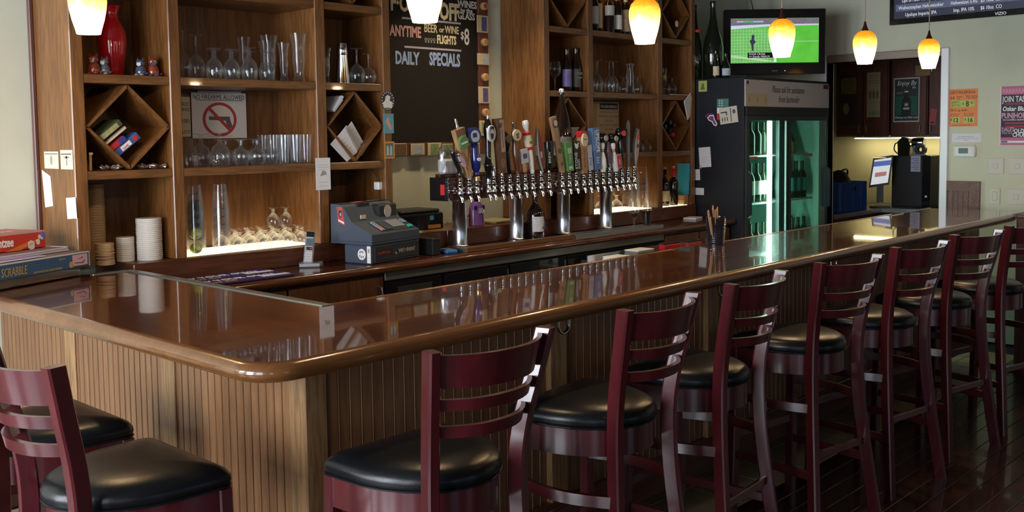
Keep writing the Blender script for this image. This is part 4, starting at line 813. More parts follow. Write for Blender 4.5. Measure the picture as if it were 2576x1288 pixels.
wine(4.290, 2.20, ZT, 'broad wine bottle with grey label on the top shelf', .30, .040, LG, None, lz=(.12, .19)); wine(4.385, 2.20, ZT, 'wine bottle with low white label on the top shelf', .305, .036, LW, TCREAM, lz=(.03, .13)); wine(4.485, 2.20, ZT, 'wine bottle with tall illustrated cream label on the top shelf', .30, .040, LBR, TCREAM, lz=(.02, .175)); wine(4.595, 2.20, ZT, 'wine bottle with red capsule at the right of the top shelf', .31, .037, LC, TRED, lz=(.04, .12))
def beer(x, y, z, label, h, r, lab, m2=None):
    t = thing('beer_bottle', label, 'bottle', (x, y, z), 0, 'beer bottles'); s_ = h/.28
    MB().lathe([(r*.92, 0), (r, .005), (r, .15*s_), (r*.8, .18*s_), (.017, .215*s_), (.014, .25*s_), (.0165, .262*s_), (.0165, .28*s_), (0, .281*s_)], 20).build('glass_body', BGL, t)
    wrap_label(r+.0006, .03, .145*s_, R(165), R(335)).build('label', lab, t); return t
beer(3.822, 2.20, Z1, 'dark beer bottle with blue and white label in the right cabinet', .282, .034, mat('lab_blue', (.20, .17, .42), .5, noise=.7, nscale=14))
t = beer(3.925, 2.205, Z1, 'dark beer bottle lettered DUO with charcoal label in the right cabinet', .295, .036, mat('lab_charcoal', (.08, .075, .075), .5)); text('DUO', .022, mat('lab_beige', (.38, .34, .28), .6), t, (0, -.0375, .115), (R(90), 0, R(-10)), align='CENTER'); text('BRUSSELS', .010, mat('lab_beige', (.38, .34, .28), .6), t, (.002, -.0375, .09), (R(90), 0, R(-10)), align='CENTER')
wine(4.905, 2.225, Z0, 'corked wine bottle at the left of three low in the right cabinet', .29, .036, LC, None, lz=(.0, .125), cork=True); wine(4.995, 2.215, Z0, 'corked wine bottle in the middle of three low in the right cabinet', .28, .036, LC, None, lz=(.035, .115), cork=True); wine(5.095, 2.205, Z0, 'dark wine bottle with red neck low in the right cabinet', .285, .037, None, TRED, cork=True); wine(4.905, 2.32, Z0, 'wine bottle behind the left corked one low in the right cabinet', .28, .034, None, None, cork=True)
t = thing('blue_folder', 'bright blue folder leaning against the upright beside the red-necked bottle', 'folder', (5.214, 2.20, 1.175), rot=(0, R(4), 0)); box('cover', (-.006, -.055, 0), (0, .055, .24), mat('folder_blue', (.05, .36, .48), .5), t); box('spine', (-.007, -.058, 0), (.001, -.054, .24), mat('folder_blue2', (.04, .28, .40), .5), t)
t = thing('wood_block', 'small pale wooden block carrying the blue folder', 'block', (5.19, 2.215, 1.0965)); box('block', (-.02, -.06, 0), (.035, .06, .078), WD, t, .006); box('groove', (-.021, -.06, .038), (-.02, .06, .041), WDD, t)
# necks of bottles lying in the far diamond rack
for i, (x, z, m) in enumerate(((4.945, 1.700, GBLACK), (5.005, 1.665, GBLACK), (5.06, 1.71, GBLACK), (5.045, 1.640, TRED), (5.01, 1.73, GBLACK))):
    t = thing('rack_bottle', 'bottle lying in the far diamond rack, %s' % ('leftmost neck', 'middle dark neck', 'rightmost neck', 'with the red capsule', 'topmost neck')[i], 'bottle', (x, 2.17, z), 0, 'bottles lying in the diamond rack')
    MB().lathe([(.0, 0), (.016, .001), (.016, .02), (.0145, .03), (.0145, .08), (.022, .11), (.026, .13), (.026, .29), (0, .291)], 16, (0, 0, 0), True, 'Y').build('glass_body', BGL, t); MB().lathe([(0, -.001), (.0168, 0), (.0168, .05)], 16, (0, 0, 0), False, 'Y').build('capsule', m, t)
t = thing('booklet', 'white folded booklet hanging out of the far diamond rack', 'booklet', (5.115, 2.118, 1.90), rot=(R(96), R(-32), R(6)))
box('cover', (-.01, -.17, 0), (.115, .0, .004), PAPER, t); box('pages', (-.005, -.166, -.004), (.11, -.004, 0), PAPER, t)
t = thing('price_strip', 'white shelf strip under the slim glasses', 'strip', (5.08, 2.132, 1.944)); box('strip', (-.11, -.004, -.003), (.13, .02, .0), PAPER, t)
MB().prism(oval(18, .020, .024), 0, .002).build('round_sticker', TCREAM, None, (5.045, 2.14, 2.475), (R(90), R(0), 0)); tag(bpy.data.objects['round_sticker'], 'small round white sticker on a board high in the right cabinet', 'sticker')
# grey paper bowl shape in the near diamond of the right cabinet
t = thing('paper_packet', 'pale grey packet pushed into the near diamond of the right cabinet', 'packet', (3.79, 2.19, 1.70)); MB().prism([(-.125, .0), (.125, .0), (.09, -.05), (.05, -.085), (-.05, -.085), (-.09, -.05)], -.02, .05, 'Y').build('packet', mat('packet_grey', (.30, .29, .31), .7), t); box('fold', (-.12, -.022, -.008), (.12, -.020, -.002), mat('packet_edge', (.40, .39, .40), .7), t)

# ================================================================ left bays: vase, figurines, books, foil, coasters
t = thing('vase', 'tall glossy red vase in the top left bay behind the lamp', 'vase', (.738, 2.33, Z1)); MB().lathe([(.044, 0), (.048, .004), (.050, .03), (.058, .09), (.066, .15), (.066, .19), (.056, .225), (.036, .26), (.031, .285), (.038, .31), (.045, .322), (.042, .322), (.028, .285)], 30, cap=False).build('body', mat('vase_red', (.45, .008, .012), .12, coat=.6), t); MB().lathe([(.0435, .320), (.046, .324), (.0435, .326), (.041, .322)], 30, cap=False).build('rim', mat('vase_red', (.45, .008, .012), .12), t)
def figurine(x, label, m1, m2, rz, h=.075):
    t = thing('cat_figurine', label, 'figurine', (x, 2.19, Z1), rz, 'little cat figurines'); s_ = h/.075
    MB().lathe([(0, 0), (.020*s_, .001), (.024*s_, .012*s_), (.022*s_, .03*s_), (.016*s_, .043*s_), (.010*s_, .046*s_)], 14).build('body', m1, t)
    hd = MB().lathe([(0, .040*s_)]+[(.019*s_*math.sin(PI*k/8), (.056-.017*math.cos(PI*k/8))*s_) for k in range(1, 8)]+[(0, .073*s_)], 14).build('head', m1, t)
    for sg in (-1, 1): MB().lathe([(.007*s_, .066*s_), (.0, .082*s_)], 5, (sg*.012*s_, 0, 0)).build('ear', m1, hd); MB().lathe([(0, -.004), (.004, 0), (0, .004)], 8, (sg*.007*s_, -.0175*s_, .058*s_)).build('eye', TCREAM, hd); MB().lathe([(.0, -.002), (.009*s_, 0), (.008*s_, .006*s_), (0, .009*s_)], 10, (sg*.012*s_, -.020*s_, .002)).build('paw', m2, t)
    MB().prism(oval(10, .010*s_, .008*s_, 0, .050*s_), -.0205*s_, -.0165*s_, 'Y').build('muzzle', m2, hd)
    MB().tube(smooth_path([(.018*s_, .01, .008), (.03*s_, .0, .012), (.028*s_, -.012, .010)], 4), .004*s_, 8).build('tail', m1, t)
CG = mat('glaze_grey', (.10, .10, .12), .15, coat=.8, noise=.5, nscale=60); CRD = mat('glaze_red', (.22, .04, .02), .15, coat=.8, noise=.5, nscale=50); CBLU = mat('glaze_blue', (.06, .07, .13), .15, coat=.8, noise=.5, nscale=60); CTAN = mat('glaze_tan', (.40, .34, .24), .25, coat=.5)
figurine(.585, 'brown-red glazed cat figurine at the far left of the shelf', CRD, CRD, R(-40), .088); figurine(.635, 'grey glazed cat figurine with tan face in front of the red vase', CG, CTAN, R(-50), .076); figurine(.803, 'blue-grey glazed cat figurine right of the red vase', CBLU, CTAN, R(-50), .078); figurine(.862, 'reddish glazed cat figurine leaning at the right of the shelf', CRD, CBLU, R(-20), .088)
# game boxes and books lying on the lower left board of the diamond
ang = math.atan2(.1915, -.1985)
def slanted(name, label, cat, m, th, ln, d0, off, y0=2.16, dep=.16, extra=None):
    # lies on the diamond's lower right slope... runs up to the right; d0 = distance along the slope from the bottom corner
    t = thing(name, label, cat, (.5165+.1985+d0[0], y0, 1.518+d0[1]), rot=(0, R(-38), 0)); box('block', (0, 0, 0), (ln, dep, th), m, t, .002)
    if extra: extra(t, ln, th)
    return t
def ex1(t, ln, th): box('title_band', (.01, -.0012, .004), (ln-.02, 0, th-.004), mat('bk_yellow', (.35, .34, .16), .6, noise=.6, nscale=50), t)
def ex2(t, ln, th): box('title_band', (.03, -.0012, .006), (ln-.05, 0, th-.006), PAPER, t); MB().prism(oval(14, .012, .012, ln-.022, th/2), -.0016, 0, 'Y').build('seal', RED, t); text('GAME', .014, RED, t, (.035, -.0016, .009), FY, sx=.9)
slanted('playing_card_box', 'blue game box with red seal lying in the left diamond rack', 'box', mat('bk_blue', (.05, .10, .33), .5), .034, .135, (-.045, .060), 0, extra=ex2)
slanted('small_red_box', 'small red and blue box between books in the left diamond rack', 'box', mat('bk_red', (.42, .02, .03), .5), .024, .085, (-.075, .083), 0, 2.155, .14, lambda t, l, h: box('blue_end', (l*.6, -.0012, 0), (l, 0, h), mat('bk_blue2', (.04, .05, .28), .5), t))
slanted('paperback', 'pale paperback under the green book in the left diamond rack', 'book', mat('bk_tan', (.30, .22, .17), .7), .014, .125, (-.100, .110), 0, extra=lambda t, l, h: box('page_edge', (.004, -.0012, .003), (l-.004, 0, h-.003), CREAM, t))
slanted('book', 'dark green book with pale title in the left diamond rack', 'book', mat('bk_green', (.055, .075, .03), .6), .030, .125, (-.118, .127), 0, extra=ex1)
# crumpled foil pieces
FOIL = mat('foil', (.72, .72, .74), .22, 1.0)
def foil(x, s_, sd, label):
    rnd = random.Random(sd); bm = bmesh.new(); bmesh.ops.create_icosphere(bm, subdivisions=2, radius=1)
    vs = [(v.co.x*s_*(1+.55*rnd.uniform(-1, 1)), v.co.y*s_*.6*(1+.5*rnd.uniform(-1, 1)), (v.co.z*.75+.75)*s_*.62*(1+.35*rnd.uniform(-1, 1))) for v in bm.verts]
    mz = min(v[2] for v in vs); bm.verts.index_update(); fs = [[v.index for v in f.verts] for f in bm.faces]; bm.free()
    tag(MB().add([(a, b_, c-mz) for a, b_, c in vs], fs).build('foil_ball', FOIL, None, (x, 2.175, Z2)), label, 'foil', 'crumpled foil pieces')
foil(.606, .024, 1, 'crumpled foil piece beside the thin stick in the left bay'); foil(.662, .026, 2, 'crumpled foil piece just left of the diamond corner'); foil(.785, .024, 3, 'crumpled foil piece just right of the diamond corner'); foil(.835, .026, 5, 'crumpled foil piece, second right of the diamond corner'); foil(.880, .022, 6, 'crumpled foil piece nearest the upright in the left bay')
t = thing('wooden_stick', 'thin pale stick standing in the corner of the foil shelf', 'stick', (.553, 2.19, Z2), rot=(R(-4), R(3), 0)); box('stick', (-.006, -.003, 0), (.006, .003, .078), WD, t, .001); box('tip', (-.006, -.0032, .070), (.010, .0032, .080), TCREAM, t)
# stacks in the lower left bay
def disc_stack(name, x, y, r, h, n, m, label, z=1.094, jit=.0):
    rnd = random.Random(int(x*1000)); t = thing(name, label, 'stack', (x, y, z)); dz = h/n
    for k in range(n):
        MB().lathe([(r*.97, k*dz), (r, k*dz+dz*.25), (r, k*dz+dz*.75), (r*.97, (k+1)*dz-.0002)], 24, (rnd.uniform(-jit, jit), rnd.uniform(-jit, jit), 0)).build('disc', m, t)
    return t
disc_stack('coaster_stack', .612, 2.215, .040, .098, 14, mat('coaster', (.45, .30, .17), .8), 'short stack of round tan coasters in the lower left bay', 1.094, .003)
disc_stack('lid_stack', .835, 2.235, .058, .195, 22, mat('lid_white', (.62, .58, .54), .4), 'tall stack of round white lids in the lower left bay', 1.094, .0008)
disc_stack('lid_stack', .735, 2.27, .040, .112, 12, mat('lid_white', (.62, .58, .54), .4), 'shorter stack of round white lids left of the tall one', 1.094, .0006)
disc_stack('cup_stack', .628, 2.335, .044, .36, 30, mat('cup_tan', (.30, .20, .10), .5), 'very tall column of nested tan cups at the back of the lower left bay', 1.094, .0006)
# papers in the right diamond of the left cabinet
rnd = random.Random(9)
for i, (dx, rz, m_, lab) in enumerate(((0, -36, PAPER, 'front'), (.012, -40, PAPER, 'second'), (.03, -44, mat('paper_lav', (.66, .66, .74), .8), 'third'), (.05, -38, PAPER, 'rear'))):
    t = thing('menu_sheet', 'loose white printed sheet in the right diamond rack, %s of the bundle' % lab, 'paper', (1.995+dx, 2.165+i*.012, 1.560+i*.006), rot=(R(6), R(rz), 0), group='papers in the right diamond rack')
    box('sheet', (-.01, 0, 0), (.012+.008*i, .18, .155-.012*i), m_, t) if False else MB().prism([(-.070+.03*i, 0), (.02+.012*i, 0), (.02+.012*i, .160), (-.11+.03*i, .150)], 0, .0015, 'Y').build('sheet', m_, t)
    for k in range(4): box('print_line', (-.05+.03*i, -.0006, .05+k*.022), (.005, 0, .053+k*.022), PEN, t)
t = thing('envelope', 'tan envelope edge poking out under the papers in the right diamond rack', 'envelope', (2.035, 2.165, 1.552), rot=(0, R(42), 0)); box('envelope', (-.006, 0, 0), (.004, .15, .062), mat('envelope_tan', (.50, .30, .06), .8), t); box('flap', (-.0075, 0, .02), (-.006, .12, .055), CREAM, t)
t = thing('card_pack', 'small white folded cards in the upper corner beside the right diamond', 'cards', (1.845, 2.155, 1.80), rot=(0, R(42), 0)); box('cards', (0, 0, 0), (.012, .14, .10), PAPER, t); box('cards', (.014, .0, .0), (.019, .13, .085), mat('paper_lav', (.66, .66, .74), .8), t)
# ================================================================ counter: register, phone, mats, printer
RG = mat('register_grey', (.050, .066, .100), .45); RGD = mat('register_dark', (.022, .024, .030), .45)
t = thing('cash_register', 'slate grey cash register covered in stickers on the back counter', 'cash register', (1.826, 1.832, .9985), R(11))
W_, D_ = .405, .165
box('drawer_case', (0, .004, 0), (W_, D_+.02, .098), RG, t, .006)
dr = box('drawer', (.022, -.004, .012), (W_-.012, .006, .086), RGD, t, .003)
MB().lathe([(.007, 0), (.008, -.006), (0, -.007)], 12, (.185, -.004, .040), True, 'Y').build('lock', CHROME, dr)
box('bumper_sticker', (.04, -.0052, .035), (.165, -.004, .075), INK, dr); text('Free Will No Time', .017, mat('led_red', (.55, .03, .02), .6), dr, (.045, -.0054, .048), FY, sx=.75)
text('WET=PAINT', .030, mat('sticker_silver', (.40, .40, .40), .5), dr, (.215, -.0046, .040), FY, sx=.85)
# wedge-shaped upper body
pr = [(-.004, .100), (-.004, .152), (.012, .158), (.128, .212), (.185, .290), (.203, .302), (.272, .306), (.276, .100)]
MB().prism(pr, 0, .395, 'X').build('body', RG, t)
box('seam', (-.001, -.005, .112), (.396, .2, .115), RGD, t)
M_ = Matrix.Translation((0, .012, .158)) @ Matrix.Rotation(math.atan2(.054, .116), 4, 'X')
kb = box('key_panel', (.10, .004, -.001), (.385, .104, .003), RGD, t); kb.matrix_basis = M_
def keys(x0, y0, nx, ny, sx, sy, m, name='key'):
    for i in range(nx):
        for j in range(ny): box(name, (x0+i*sx, y0+j*sy, .003), (x0+(i+1)*sx-.002, y0+(j+1)*sy-.002, .010), m, kb, .001)
KG = mat('key_grey', (.30, .30, .33), .5); KR = mat('key_pink', (.45, .26, .26), .5); KT = mat('key_teal', (.03, .40, .35), .5); KBL = mat('key_blue', (.20, .32, .46), .5)
keys(.108, .010, 1, 3, .03, .018, KR); keys(.108, .064, 1, 2, .03, .018, KBL); keys(.150, .010, 3, 5, .020, .018, RG); keys(.225, .028, 5, 4, .020, .018, KG); keys(.335, .010, 1, 1, .042, .024, KT); keys(.335, .06, 2, 2, .02, .018, KBL)
# printer hatch, display block, stickers
hb = box('display_block', (.225, .136, .215), (.385, .262, .292), RGD, t, .01)
MB().prism(oval(18, .030, .034, .30, .252), .1335, .1365, 'Y').build('splat_sticker', mat('stk_pale', (.45, .42, .40), .6, noise=.5, nscale=60), hb)
box('lime_sticker', (.33, .16, .292), (.365, .18, .2926), mat('stk_lime', (.30, .45, .03), .6), hb); box('band_sticker', (.24, .21, .306), (.38, .262, .3072), INK, t); text('READ ME NOW', .015, mat('sticker_silver', (.40, .40, .40), .5), t, (.245, .228, .3074), (0, 0, 0), sx=.9)
box('paper_slot', (.11, .18, .286), (.20, .200, .3025), INK, t); MB().prism([(.075, .225), (.115, .225), (.115, .245), (.075, .245)], .131, .136, 'Y').build('paper_roll', CREAM, t)
MB().prism(oval(22, .046, .024, .17, .236), .3050, .3070, 'Z').build('round_sticker', RED, t); MB().prism(oval(18, .028, .014, .17, .236), .3070, .3076, 'Z').build('round_sticker', mat('stk_pale', (.45, .42, .40), .6), t)
# stickers on the left flank (x = 0 face)
MB().prism([(.175, .195), (.222, .212), (.228, .292), (.192, .290)], -.0012, 0, 'X').build('flank_sticker', mat('stk_red2', (.50, .05, .05), .5), t); MB().prism(oval(14, .012, .020, .205, .255), -.0018, -.0012, 'X').build('flank_face', INK, t); MB().prism(oval(12, .006, .011, .203, .252), -.0022, -.0018, 'X').build('flank_face', KG, t); MB().prism([(.180, .203), (.220, .218), (.220, .226), (.180, .212)], -.0018, -.0012, 'X').build('flank_text', TWHITE, t)
MB().prism(oval(20, .027, .029, .066, .050), -.0012, 0, 'X').build('mask_sticker', TWHITE, t)
for (u, v) in ((.058, .062), (.068, .064), (.077, .060), (.056, .038), (.068, .036), (.078, .042)): MB().prism(oval(6, .003, .006, u, v), -.0017, -.0012, 'X').build('mask_mark', INK, t)
box('white_tag', (-.0012, .006, .006), (0, .030, .094), TWHITE, t); MB().prism(oval(10, .006, .012, .018, .07), -.0018, -.0012, 'X').build('tag_mark', TGREY, t)
MB().tube(smooth_path([(.40, .06, .14), (.425, .05, .13), (.43, .05, .10), (.42, .05, .085), (.41, .05, .10)], 4), .002, 6).build('key_ring', STEEL, t)
# cordless phone in its cradle
t = thing('cordless_phone', 'silver cordless phone standing in its charging cradle by the register', 'phone', (1.592, 2.03, .9985), R(-38))
SIL = mat('phone_silver', (.42, .43, .46), .35, .5)
MB().prism([(-.055, -.05), (.045, -.05), (.06, .02), (.055, .06), (-.045, .06), (-.06, .0)], 0, .020, 'Z').build('cradle', SIL, t); box('cradle_base', (-.058, -.052, -.0), (.058, .062, .006), BLACK, t, .003) ; box('cradle_button', (.015, -.015, .020), (.04, .01, .023), RGD, t)
hs = box('handset', (-.024, -.013, 0), (.024, .013, .170), SIL, t, .008, (-.015, -.01, .014), (R(-16), R(6), 0)); box('screen', (-.018, -.0138, .092), (.018, -.013, .130), mat('lcd', (.10, .13, .18), .2), hs); box('ear_piece', (-.020, -.0138, .138), (.020, -.013, .165), GBLACK, hs); box('nav_key', (-.014, -.0145, .070), (.014, -.013, .086), BLACK, hs); box('call_key', (.004, -.015, .074), (.012, -.0145, .082), RED, hs)
for i in range(3):
    for j in range(4): box('key', (-.018+i*.013, -.0142, .012+j*.013), (-.008+i*.013, -.013, .021+j*.013), mat('phone_key', (.55, .56, .60), .4), hs)
# two purple rubber bar mats
MATP = mat('mat_purple', (.045, .02, .11), .7); MATY = mat('mat_gold', (.50, .28, .06), .7)
for i, (y0, lab) in enumerate(((1.955, 'purple rubber bar mat with white lettering nearer the ledge'), (1.815, 'purple rubber bar mat with white lettering at the counter front'))):
    t = thing('bar_mat', lab, 'bar mat', (.79, y0, .9985), 0, 'bar mats'); box('pad', (0, 0, 0), (.56, .125, .010), MATP, t, .003)
    text('BREW YOUR OWN', .060, PAPER, t, (.012, .058, .0101), sx=.92, ext=.001); text('taphouse ales', .042, MATY, t, (.03, .014, .0101), sx=1.0, shear=.2, ext=.001); box('logo_block', (.40, .02, .010), (.545, .06, .0112), PAPER, t)
    for k in range(20): box('nub', (.30+k*.0125, .10, .010), (.306+k*.0125, .12, .0135), MATP, t)
# blue calculator, terminal, monitor edge, cables in the gap between cabinets
t = thing('calculator', 'blue card reader lying at the left end of the drip tray', 'card reader', (2.372, 1.86, .9985), R(-20)); box('case', (0, 0, 0), (.072, .115, .022), mat('calc_blue', (.02, .14, .36), .35), t, .008); box('print_strip', (.012, .05, .022), (.060, .105, .0228), mat('calc_print', (.30, .28, .35), .5, noise=.6, nscale=60), t); box('print_strip', (.018, .03, .022), (.05, .045, .0228), MATY, t)
t = thing('black_box', 'plain black box against the right side of the register', 'box', (2.285, 1.875, .9985), R(2)); box('case', (0, 0, 0), (.062, .16, .092), BLACK, t, .004); box('lid_seam', (-.0005, -.0005, .080), (.0625, .1605, .082), GBLACK, t)
t = thing('receipt_printer', 'black receipt printer on the ledge left of the tap tower', 'printer', (2.36, 2.215, 1.0945)); box('case', (0, 0, 0), (.33, .24, .105), GBLACK, t, .01); box('top_lid', (.01, .02, .105), (.32, .23, .125), BLACK, t, .01); box('blue_sticker', (.215, -.0012, .062), (.245, 0, .088), mat('stk_blue', (.06, .28, .42), .5), t); box('orange_label', (.20, -.0012, .012), (.30, 0, .034), mat('stk_or', (.45, .16, .03), .5), t); box('brass_edge', (-.03, -.004, -.0005), (.33, .0, .006), BRASS, t)
MB().tube([(.255, -.105, .055), (.256, -.107, -.094)], .0028, 6).build('rod', STEEL, t)
t = thing('small_monitor', 'dark back of a small monitor standing beside the left cabinet', 'monitor', (2.315, 2.468, 1.0945)); MB().prism([(0, .13), (.095, .13), (.080, .37), (0, .37)], 0, .03, 'Y').build('panel', BLACK, t); box('stand', (.02, .0, .01), (.06, .03, .13), BLACK, t); box('foot', (-.0, -.005, 0), (.10, .035, .012), BLACK, t, .003)
MB().prism([(.082, .13), (.090, .13), (.086, .25), (.080, .25)], .0, .02, 'Y').build('bezel', TRED, t)
t = thing('cable_bundle', 'dark and orange cables hanging down the wall behind the tap tower', 'cable', (0, 0, 0)); MB().tube(smooth_path([(3.20, 2.50, 1.30), (3.21, 2.50, 1.22), (3.17, 2.49, 1.14), (3.10, 2.48, 1.11), (3.05, 2.46, 1.10)], 6), .004, 8).build('black_cable', BLACK, t); MB().tube(smooth_path([(3.23, 2.505, 1.30), (3.225, 2.505, 1.22), (3.20, 2.50, 1.15), (3.16, 2.49, 1.105)], 6), .003, 8).build('orange_cable', mat('cable_or', (.45, .22, .08), .6), t)
t = thing('cutting_board', 'pale wooden board lying on the ledge behind the tap posts', 'board', (3.12, 2.20, 1.0945), R(8)); box('plank', (0, 0, 0), (.24, .20, .016), mat('board_pale', (.34, .28, .17), .6), t, .003); box('edge', (.0, -.001, .004), (.24, .0, .012), WDD, t)
t = thing('wood_wedge', 'upright dark board and pale strip behind the red spray bottle', 'board', (2.90, 2.30, 1.0945), rot=(0, R(-8), 0)); box('dark_board', (0, 0, 0), (.05, .012, .22), CBOARD, t); box('pale_strip', (-.012, 0, 0), (-.001, .012, .20), WD, t)
t = thing('order_pad', 'white order pad lying at the far end of the back counter', 'pad', (5.03, 1.96, .9985), R(14)); box('sheets', (0, 0, 0), (.15, .10, .014), PAPER, t); box('backing', (0, 0, -.0), (.152, .102, .002), TGREY, t)
# clutter in the well behind the bar: speed rail with tongs and packets
t = thing('speed_rail', 'steel speed rail with a tray of red-handled tools behind the bar', 'rail', (3.42, 1.55, .80)); box('trough', (0, 0, 0), (1.25, .16, .012), STEEL, t, .002); box('front_rail', (0, -.004, .0), (1.25, .004, .06), STEEL, t); box('back_plate', (0, .156, 0), (1.25, .164, .10), STEEL, t)
for x in (.05, 1.2): box('bracket', (x, .164, .03), (x+.03, .25, .06), STEEL, t)
for i, (x, m, s) in enumerate(((.10, TWHITE, (.16, .11, .07)), (.34, STEEL, (.18, .12, .09)), (.62, TRED, (.20, .05, .11)), (.90, mat('pack_red', (.35, .05, .05), .5), (.18, .06, .10)))):
    q = thing('bar_tool', ('white napkin caddy in the speed rail', 'steel pan in the speed rail', 'long red-handled tool in the speed rail', 'red packet at the far end of the speed rail')[i], 'bar tool', (3.42+x, 1.565, .8125)); box('body', (0, 0, 0), s, m, q, .01); box('rim', (.004, .004, s[2]), (s[0]-.004, s[1]-.004, s[2]+.006), PAPER if i < 2 else INK, q, .001)
# ---------------------------------------------------------------- cup of menu paddles on the bar
t = thing('ribbed_cup', 'ribbed black cup holding wooden sticks on the inner edge of the bar', 'cup', (3.115, .600, 1.0725))
pf = [(.0, .003), (.040, .003), (.041, 0)]
for k in range(14): z = .006+k*.0095; r0 = .041+.010*k/13; pf += [(r0, z), (r0+.0022, z+.003), (r0, z+.006)]
pf += [(.0525, .142), (.051, .142), (.042, .01)]
MB().lathe(pf, 28, cap=False).build('shell', mat('cup_black', (.012, .014, .02), .22, coat=.5), t)
PADW = mat('stick_wood', (.42, .24, .13), .6, noise=.2, nscale=30)
for i, (dx, dy, ax, ay, l, w_) in enumerate(((-.018, .0, 0, -34, .165, .022), (-.012, .008, -3, -25, .19, .030), (-.004, -.006, 2, -18, .185, .020), (.006, .004, -2, -12, .20, .022), (.014, -.004, 3, -20, .20, .026), (.02, .006, -4, -14, .19, .016))):
    q = thing('wooden_stick', 'flat wooden stick in the black cup, %s' % ('leaning farthest left', 'with the broad rounded top', 'third from the left', 'tallest in the middle', 'standing at the right side', 'narrow, at the back right')[i], 'stick', (3.115+dx, .600+dy, 1.080), rot=(R(ax), R(ay), R(20)), group='sticks in the black cup')
    MB().prism([(-w_*.3, 0), (w_*.3, 0), (w_*.5, l*.5), (w_*.5, l*.9), (w_*.3, l), (-w_*.3, l), (-w_*.5, l*.9), (-w_*.5, l*.5)], -.002, .002, 'Y').build('blade', PADW, q); MB().prism([(-w_*.15, .0), (w_*.15, 0), (w_*.2, l*.45), (-w_*.2, l*.45)], -.0028, .0028, 'Y').build('handle', PADW, q)
# ---------------------------------------------------------------- board games at the wall end of the bar
SCB = mat('game_blue', (.03, .085, .19), .5, noise=.2, nscale=20); SCT = mat('game_top', (.16, .10, .095), .6, noise=.3, nscale=12)
GOLD = mat('gold_print', (.42, .28, .09), .5)
def game(name, label, lo, hi, rz, side, topm, zr=0): 
    t = thing(name, label, 'board game', lo[0], rz); return t
t = thing('riser_board', 'dark low wooden riser under the pile of board games', 'board', (.47, 2.105, 1.0725), R(24)); box('plank', (-.50, .01, 0), (-.02, .33, .040), CBOARD, t, .003); box('front_edge', (-.50, .006, .004), (-.02, .01, .036), CTOP, t)
t = thing('board_game', 'large dark blue word board game box at the bottom of the pile', 'board game', (.484, 2.085, 1.1130), R(24))
t.scale = (.86, .9, 1.22)
b_ = box('box_bottom', (-.66, .0, 0), (0, .385, .052), SCB, t, .003); box('lid_face', (-.655, .005, .052), (-.005, .38, .0535), SCT, t)
box('worn_edge', (-.655, -.0012, .049), (-.002, .001, .0535), mat('worn_white', (.60, .60, .62), .8), t); box('worn_edge', (-.0012, -.001, .002), (.0012, .002, .052), mat('worn_white', (.60, .60, .62), .8), t)
text('SCRABBLE', .040, GOLD, t, (-.548, -.0015, .010), FY, shear=.15, sx=.82); text('CROSSWORD GAME  DELUXE EDITION', .010, GOLD, t, (-.36, -.0015, .005), FY)
box('picture_label', (-.112, -.0015, .008), (-.014, 0, .046), mat('game_pink', (.56, .36, .44), .6), t); MB().prism([(-.10, .016), (-.045, .014), (-.03, .024), (-.036, .026), (-.05, .018), (-.10, .020)], -.0022, -.0015, 'Y').build('picture_board', mat('game_maroon', (.18, .06, .10), .6), t); MB().prism([(-.085, .030), (-.06, .034), (-.04, .038), (-.05, .032)], -.0022, -.0015, 'Y').build('picture_tiles', mat('game_maroon', (.18, .06, .10), .6), t)
MB().prism(oval(16, .012, .011, -.122, .014), -.002, 0, 'Y').build('seal', GOLD, t); MB().prism(oval(20, .085, .028, -.14, .15), .0535, .0542, 'Z').build('lid_emblem', GOLD, t); text('FOR 2 TO 4', .008, GOLD, t, (-.20, -.0015, .036), FY)
t = thing('game_board', 'folded maroon and white game board lying on the blue box', 'game board', (.425, 2.150, 1.1800), R(24)); t.scale = (.8, .8, 1); box('board_half', (-.56, 0, 0), (0, .27, .008), mat('board_white', (.50, .50, .56), .7), t, .001); box('board_half', (-.56, 0, .009), (-.004, .266, .016), mat('board_white', (.50, .50, .56), .7), t, .001); box('face', (-.55, .006, .016), (-.012, .258, .0166), mat('board_maroon', (.20, .09, .12), .6), t); box('lip', (-.02, .0, .016), (-.002, .266, .0185), mat('board_white', (.50, .50, .56), .7), t)
t = thing('photo_print', 'purple-toned photo print lying over the edge of the blue game box', 'photo', (.225, 1.988, 1.1810), rot=(R(3), 0, R(24))); t.scale = (.75, .9, 1); box('border', (-.24, 0, 0), (.07, .115, .0012), mat('photo_white', (.70, .70, .80), .6), t); box('picture', (-.235, .006, .0012), (.064, .109, .0018), mat('photo_lav', (.32, .26, .48), .6, noise=.35, nscale=25), t); box('dark_band', (-.235, .030, .0018), (.06, .044, .0022), mat('photo_dark', (.14, .06, .17), .7), t); box('tree_band', (-.18, .084, .0018), (.055, .105, .0022), mat('photo_dark', (.14, .06, .17), .7), t)
t = thing('dice_game', 'red dice game box with white lettering on top of the pile', 'board game', (.352, 2.205, 1.1990), R(21))
t.scale = (.8, .95, 1.15)
box('box_body', (-.44, 0, 0), (0, .24, .062), mat('dice_red', (.50, .035, .02), .5, noise=.15, nscale=8), t, .003); box('lid_face', (-.435, .005, .062), (-.005, .235, .0632), mat('dice_top', (.44, .15, .12), .6, noise=.2, nscale=14), t)
text('Yahtzee', .046, TWHITE, t, (-.345, -.0015, .018), FY, shear=.15, sx=.92, off=.0012); text('Yahtzee', .095, mat('dice_top_text', (.55, .42, .38), .6), t, (-.34, .09, .0634), (0, 0, R(0)), sx=.8, shear=.2)
